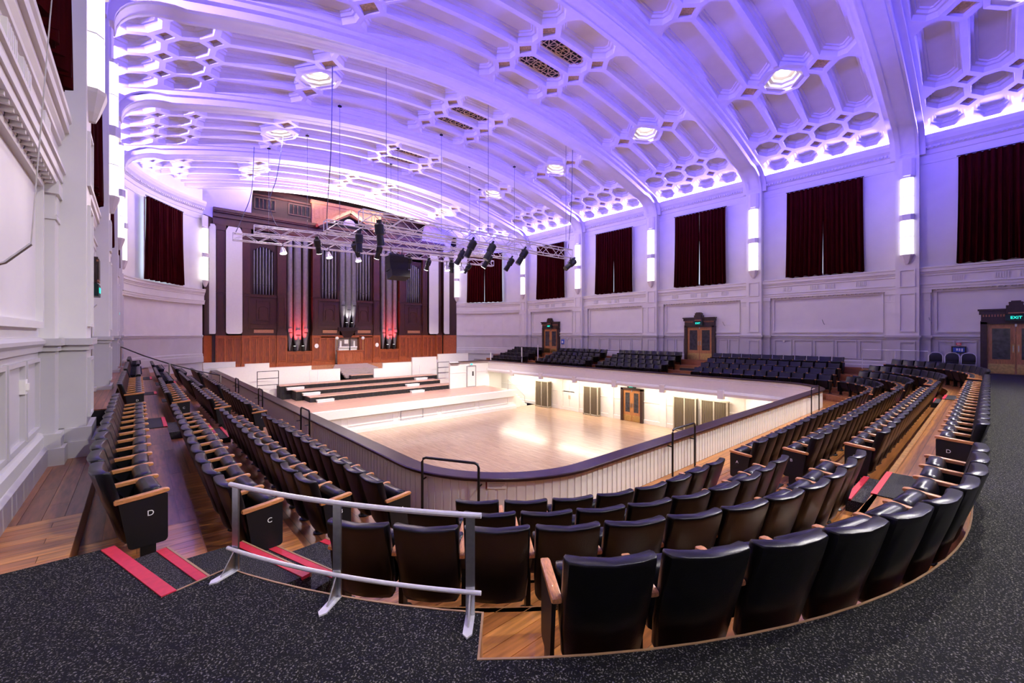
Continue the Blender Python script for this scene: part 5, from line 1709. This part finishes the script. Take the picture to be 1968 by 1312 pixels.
loose([(6.3, 27.0, vz(6.3)), (6.0, 27.2, 9.0), (5.7, 27.5, 7.6), (6.2, 28.0, 6.4), (7.3, 28.6, 5.95)], 'loose cable curving down to the left end of the lowest truss')
loose([(5.2, 29.0, vz(5.2) - 0.05), (5.1, 29.2, 8.5), (4.7, 29.5, 7.0), (4.3, 29.4, 5.9)], 'loose cable hanging at the left tip of the lowest truss')
loose([(20.0, 17.0, vz(20.0) - 0.06), (19.9, 17.0, 8.0), (19.6, 17.0, 5.1)], 'loose cable slanting to the right end of the nearest truss')
# small dark openings and sprinkler heads in the vault
def vault_dot(u, v, r, label, h=0.36):
    ring = [vp(u + r * math.cos(2 * PI * k / 10), v + r * math.sin(2 * PI * k / 10), h - 0.012) for k in range(10)]
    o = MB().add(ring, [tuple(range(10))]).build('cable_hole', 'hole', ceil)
for n in range(0, 5):
    yb_ = pier(n) + BAY / 2
    for u in (-9.5, -4.0, 4.0, 9.5):
        vault_dot(u, yb_ + (2.05 if u > 0 else -2.05), 0.10, '')
        vault_dot(u + 1.2, yb_ + 0.7, 0.04, '')
        vault_dot(u - 1.0, yb_ - 0.7, 0.04, '')
# ---------------------------------------------------------------- rails, signs and small things
# steel barrier on the carpet edge near the camera
t = thing('barrier_rail', 'brushed steel curved barrier rail standing on the carpet near the camera', 'barrier', (0.9, 2.9, CARP))
ANG = (211.8, 220.2, 228.25)
RB = 0.0
def rp_(a, r):
    r += 6.37 + 0.25 * (a - 211.6) / 16.7
    return (5.93 + r * math.cos(R(a)), 7.05 + r * math.sin(R(a)))
BH = 0.615
for a in ANG:
    x, y = rp_(a, RB - 0.04)
    n = Vector((math.cos(R(a)), math.sin(R(a)), 0))
    s = Vector((-n.y, n.x, 0))
    MB().obox((x, y, CARP + BH / 2), s * 0.028, n * 0.007, (0, 0, BH / 2)).build('post', 'steel', t)
    # pointed foot plate and its gusset
    f = [Vector((x, y, CARP)) + n * b + s * a_ for a_, b in ((-0.028, -0.01), (0.028, -0.01), (0.028, 0.17), (0.0, 0.205), (-0.028, 0.17))]
    MB().add([tuple(p + Vector((0, 0, 0.002))) for p in f] + [tuple(p + Vector((0, 0, 0.012))) for p in f], [(4, 3, 2, 1, 0), (5, 6, 7, 8, 9)] + [(i, (i + 1) % 5, 5 + (i + 1) % 5, 5 + i) for i in range(5)]).build('foot_plate', 'alu', t)
    MB().add([tuple(Vector((x, y, CARP + zz)) + n * b + s * q) for q in (-0.005, 0.005) for (b, zz) in ((0.007, 0.012), (0.12, 0.012), (0.007, 0.16))], [(0, 1, 2), (5, 4, 3), (0, 3, 4, 1), (1, 4, 5, 2), (2, 5, 3, 0)]).build('gusset', 'steel', t)
for (z, r) in ((BH + 0.012, 0.017), (0.16, 0.014)):
    MB().tube([(*rp_(ANG[0] - 0.6 + (ANG[-1] - ANG[0] + 1.2) * k / 16, RB - (0.04 if z > 0.3 else 0.02)), CARP + z) for k in range(17)], r, 10).build('rail_tube', 'alu', t, smooth=True)

# black hoop guards on the gallery front
def hoop(p0, p1, label, zt=-2.08):
    t = thing('guard_hoop', label, 'guard rail', ((p0[0] + p1[0]) / 2, (p0[1] + p1[1]) / 2, LEV['E']), group='black hoop guards on the gallery front')
    a, b = Vector((*p0, 0)), Vector((*p1, 0))
    d = (b - a).normalized()
    c = 0.07
    pts = [a + Vector((0, 0, LEV['E'])), a + Vector((0, 0, zt - c)), a + d * 0.02 + Vector((0, 0, zt - 0.02)), a + d * c + Vector((0, 0, zt)),
           b - d * c + Vector((0, 0, zt)), b - d * 0.02 + Vector((0, 0, zt - 0.02)), b + Vector((0, 0, zt - c)), b + Vector((0, 0, LEV['E']))]
    MB().tube([tuple(p) for p in pts], 0.022, 10).build('hoop', 'blackmetal', t, smooth=True, angle=60)
    n = Vector((-d.y, d.x, 0))
    for q in (a, b):
        for zz in (RAIL - 0.12,):
            MB().tube([tuple(q + Vector((0, 0, zz))), tuple(q + Vector((0, 0, zz)) + (Vector((CX, CY, 0)) - q if False else n) * 0.12)], 0.014, 6).build('bracket', 'blackmetal', t)
xl_ = XF - 0.20
hoop((xl_, 12.25), (xl_, 13.05), 'black hoop guard on the left gallery front, nearest the camera')
hoop((xl_, 18.0), (xl_, 18.7), 'black hoop guard on the left gallery front, middle one')
hoop((xl_, 23.0), (xl_, 23.8), 'black hoop guard on the left gallery front, farthest one')
aa = [(CX + (R0 + 0.20) * math.cos(R(a)), CY + (R0 + 0.20) * math.sin(R(a))) for a in (197, 221)]
hoop(aa[0], aa[1], 'wide black hoop guard at the rounded near corner of the gallery front')
hoop((8.75, YF - 0.20), (9.8, YF - 0.20), 'black hoop guard on the rear gallery front, nearer the camera')
hoop((19.55, YF - 0.20), (20.65, YF - 0.20), 'black hoop guard on the rear gallery front, far right end')

# rope barrier across the far end of the left gallery
t = thing('rope_barrier', 'dark rope between steel posts across the far left gallery', 'barrier', (0.9, 26.0, LEV['C']))
posts = [(-0.55, 26.3, CARP + 0.25, -0.55), (1.0, 22.6, LEV['C'], -1.2), (3.0, 24.6, LEV['A'], -1.95)]
pp = []
for (x, y, z0, z1) in posts:
    MB().tube([(x, y, z0), (x, y, z1)], 0.03, 8).build('post', 'steel', t)
    MB().lathe([(0.12, 0), (0.12, 0.015), (0.04, 0.03)], 12, (x, y, z0)).build('post_base', 'steel', t)
    pp.append((x, y, z1 - 0.03))
for a, b in zip(pp[:-1], pp[1:]):
    MB().tube([a, tuple((Vector(a) + Vector(b)) / 2 - Vector((0, 0, 0.04))), b], 0.025, 6).build('rope', 'blackmetal', t)
# slim posts and a rail on the right gallery
for k, (x, y, z0, z1) in enumerate(((23.95 + 0.5, 30.6, LEV['A'], -1.7), (25.3, 27.3, LEV['B'], -1.15), (26.6, 26.6, LEV['C'], -0.95))):
    t = thing('steel_post', f'slim steel post among the far right seats, {("left", "middle", "right")[k]} one', 'post', (x, y, z0), group='slim posts in the right gallery')
    MB().tube([(x, y, z0), (x, y, z1)], 0.045, 8).build('tube', 'paper', t)
    MB().lathe([(0.1, 0), (0.1, 0.02), (0.05, 0.03)], 10, (x, y, z0)).build('post_base', 'steel', t)
t = thing('barrier_rail', 'thin steel barrier rail by the right wall pier behind the corner seats', 'barrier', (27.6, 3.4, CARP))
MB().tube([(27.8, 1.95, CARP), (27.8, 1.95, CARP + 0.95), (27.75, 4.35, CARP + 0.97), (27.75, 4.35, CARP)], 0.018, 6).build('rail_tube', 'alu', t)
MB().tube([(27.78, 3.1, CARP), (27.78, 3.1, CARP + 0.95)], 0.016, 6).build('post', 'alu', t)

# three stacking chairs by the right-hand door
def stack_chair(y, label):
    t = thing('stacking_chair', label, 'chair', (27.95, y, CARP), PI / 2, 'black chairs beside the right door')
    z = 0
    def lm(mb, nm, m, **k):
        me = mb.mesh(nm, 0, **k)
        local(nm, me, m, t)
    S = []
    for (zz, yc, hw, ht) in ((0.48, -0.20, 0.2, 0.02), (0.5, -0.2, 0.215, 0.03), (0.70, -0.23, 0.215, 0.03), (0.79, -0.245, 0.19, 0.03), (0.85, -0.25, 0.13, 0.028), (0.87, -0.252, 0.07, 0.015)):
        S.append(pad_section(zz, yc, hw, ht, 0.0))
    lm(loft(S), 'backrest', 'blackplastic', smooth=True, angle=50)
    S = [pad_section(zz, 0.0, 0.21, 0.22 if 0.44 < zz < 0.48 else 0.19, 0.0) for zz in (0.42, 0.44, 0.455, 0.475, 0.49)]
    lm(loft(S), 'seat', 'blackplastic', smooth=True, angle=50)
    bk = [(-0.225, -0.17, 0.42), (-0.235, -0.2, 0.52), (-0.235, -0.235, 0.72), (-0.20, -0.25, 0.81), (-0.12, -0.262, 0.885), (0, -0.265, 0.90), (0.12, -0.262, 0.885), (0.20, -0.25, 0.81), (0.235, -0.235, 0.72), (0.235, -0.2, 0.52), (0.225, -0.17, 0.42)]
    lm(MB().tube(bk, 0.014, 8), 'back_frame', 'alu', smooth=True)
    for sx in (-1, 1):
        lm(MB().tube([(sx * 0.225, 0.19, 0.43), (sx * 0.23, 0.22, 0.0)], 0.012, 6), 'leg', 'alu')
        lm(MB().tube([(sx * 0.225, -0.17, 0.43), (sx * 0.23, -0.25, 0.0)], 0.012, 6), 'leg', 'alu')
        lm(MB().tube([(sx * 0.225, -0.17, 0.42), (sx * 0.225, 0.19, 0.43)], 0.012, 6), 'seat_frame', 'blackmetal')
stack_chair(1.72, 'black stacking chair with rounded back by the right wall, farthest from the door')
stack_chair(1.18, 'black stacking chair with rounded back by the right wall, middle one')
stack_chair(0.66, 'black stacking chair with rounded back by the right wall, next to the door')

# signs
def wall_plate(name, label, cat, side, y, z, w_, h, m, frame=None, x=None):
    t = thing(name, label, cat, (wx(side, 0.05), y, z))
    MB().box(*wbox(side, 0.0, 0.05, y - w_ / 2, y + w_ / 2, z - h / 2, z + h / 2)).build('plate', m, t)
    if frame:
        nv = (1, 0, 0) if side == 'left' else (-1, 0, 0)
        MB().frame((wx(side, 0.02), y - w_ / 2 - 0.03, z - h / 2 - 0.03), (0, 1, 0), (0, 0, 1), nv, w_ + 0.06, h + 0.06, 0.05, 0.045).build('frame', frame, t)
    return t
t = wall_plate('blue_notice', 'small framed blue notice on the right wall above the black chairs', 'notice', 'right', 0.98, -0.72, 0.42, 0.26, 'signblue', 'blackmetal')
for k in range(3):
    MB().box(*wbox('right', 0.05, 0.054, 0.85 + k * 0.08, 0.90 + k * 0.08, -0.80 + 0.02 * k, -0.66)).build('printed_mark', 'lettering', t)
t = wall_plate('red_notice', 'tiny red and white notice above the blue one', 'notice', 'right', 0.98, -0.46, 0.16, 0.12, 'signred')
MB().box(*wbox('right', 0.05, 0.054, 0.93, 1.03, -0.48, -0.44)).build('printed_mark', 'lettering', t)
t = wall_plate('blue_notice', 'small blue notice on the right wall beside the farthest door', 'notice', 'right', 25.35, -0.68, 0.34, 0.42, 'signblue')
MB().box(*wbox('right', 0.05, 0.054, 25.27, 25.43, -0.78, -0.6)).build('printed_mark', 'lettering', t)
t = wall_plate('wall_sensor', 'small round white device on the right wall panelling near the middle pier', 'sensor', 'right', 8.05, -0.42, 0.10, 0.10, 'paper')
MB().tube([(XR - 0.05, 8.05, -0.42), (XR - 0.08, 8.05, -0.42)], 0.05, 10).build('dome', 'paper', t)
t = wall_plate('wall_sensor', 'small white device on the right wall panelling beyond the far blue notice', 'sensor', 'right', 24.75, -0.42, 0.10, 0.10, 'paper')
MB().tube([(XR - 0.05, 24.75, -0.42), (XR - 0.08, 24.75, -0.42)], 0.05, 10).build('dome', 'paper', t)
t = wall_plate('thermostat', 'small white wall unit on the near left wall panel', 'thermostat', 'left', 7.55, -0.62, 0.12, 0.17, 'paper')
MB().box(*wbox('left', 0.05, 0.07, 7.51, 7.59, -0.66, -0.58)).build('cover', 'paper', t)
t = thing('info_notice', 'small white printed notice with maroon bar on the curved gallery front', 'notice', (4.3, 5.45, RAIL - 0.12))
ac = 227.0
def on_front(a, z, t_=0.078):
    return (CX + (R0 + t_) * math.cos(R(a)), CY + (R0 + t_) * math.sin(R(a)), z)
def front_quad(a0, a1, z0, z1, tt, name, m):
    n = 4
    P = [on_front(a0 + (a1 - a0) * k / n, z0, tt) for k in range(n + 1)] + [on_front(a0 + (a1 - a0) * k / n, z1, tt) for k in range(n + 1)]
    Q = [on_front(a0 + (a1 - a0) * k / n, z0, tt - 0.004) for k in range(n + 1)] + [on_front(a0 + (a1 - a0) * k / n, z1, tt - 0.004) for k in range(n + 1)]
    f = [(k, k + 1, n + 2 + k, n + 1 + k) for k in range(n)]
    o = 2 * n + 2
    f += [(o + k + 1, o + k, o + n + 1 + k, o + n + 2 + k) for k in range(n)] + [(k, o + k, o + k + 1, k + 1) for k in range(n)] + [(n + 1 + k + 1, o + n + 2 + k, o + n + 1 + k, n + 1 + k) for k in range(n)]
    MB().add(P + Q, f).build(name, m, t)
front_quad(223.5, 231.5, RAIL - 0.185, RAIL - 0.07, 0.085, 'card', 'paper')
front_quad(223.2, 223.8, RAIL - 0.185, RAIL - 0.07, 0.088, 'bar', 'maroon')
for k, (e, zz) in enumerate(((230.8, -0.10), (230.3, -0.125), (229.6, -0.15))):
    front_quad(224.4, e, RAIL + zz - 0.005, RAIL + zz + 0.003, 0.0875, 'printed_line', 'ink')
t = thing('switch_plate', 'small white switch plate on the inner left gallery front', 'switch', (XF - 0.1, 7.7, RAIL - 0.18))
MB().box(XF - 0.095, XF - 0.07, 7.72, 7.82, RAIL - 0.22, RAIL - 0.1).build('plate', 'paper', t)
MB().box(XF - 0.105, XF - 0.095, 7.75, 7.79, RAIL - 0.19, RAIL - 0.14).build('rocker', 'white', t)

# bracket arms on the walls with their cords
def arm(side, y, z, label, cord=2.6):
    t = thing('wall_bracket', label, 'wall bracket', (wx(side, 0.0), y, z), group='small metal arms on the walls')
    MB().lathe([(0.03, -0.01), (0.035, 0.0), (0.02, 0.02)], 8, (wx(side, 0.03), y, z)).build('rose', 'steel', t)
    MB().tube([(wx(side, 0.0), y, z), (wx(side, 0.10), y + 0.02, z + 0.05), (wx(side, 0.26), y + 0.05, z + 0.25)], 0.016, 6).build('arm', 'steel', t)
    if cord:
        MB().tube([(wx(side, 0.26), y + 0.05, z + 0.25), (wx(side, 0.38), y + 0.3, z + cord)], 0.006, 5).build('cord', 'rope', t)
arm('left', 6.1, 0.62, 'steel bracket arm with cord on the near left wall field', 3.0)
arm('left', 15.0, 0.5, 'steel bracket arm with cord beyond the first left pier', 0)
arm('right', 6.1, 0.55, 'small steel bracket arm on the right wall, nearer one', 0)
arm('right', 1.9, 0.55, 'small steel bracket arm on the right wall above the black chairs', 0)
arm('right', 11.4, 0.55, 'small steel bracket arm on the right wall left of the middle door', 0)
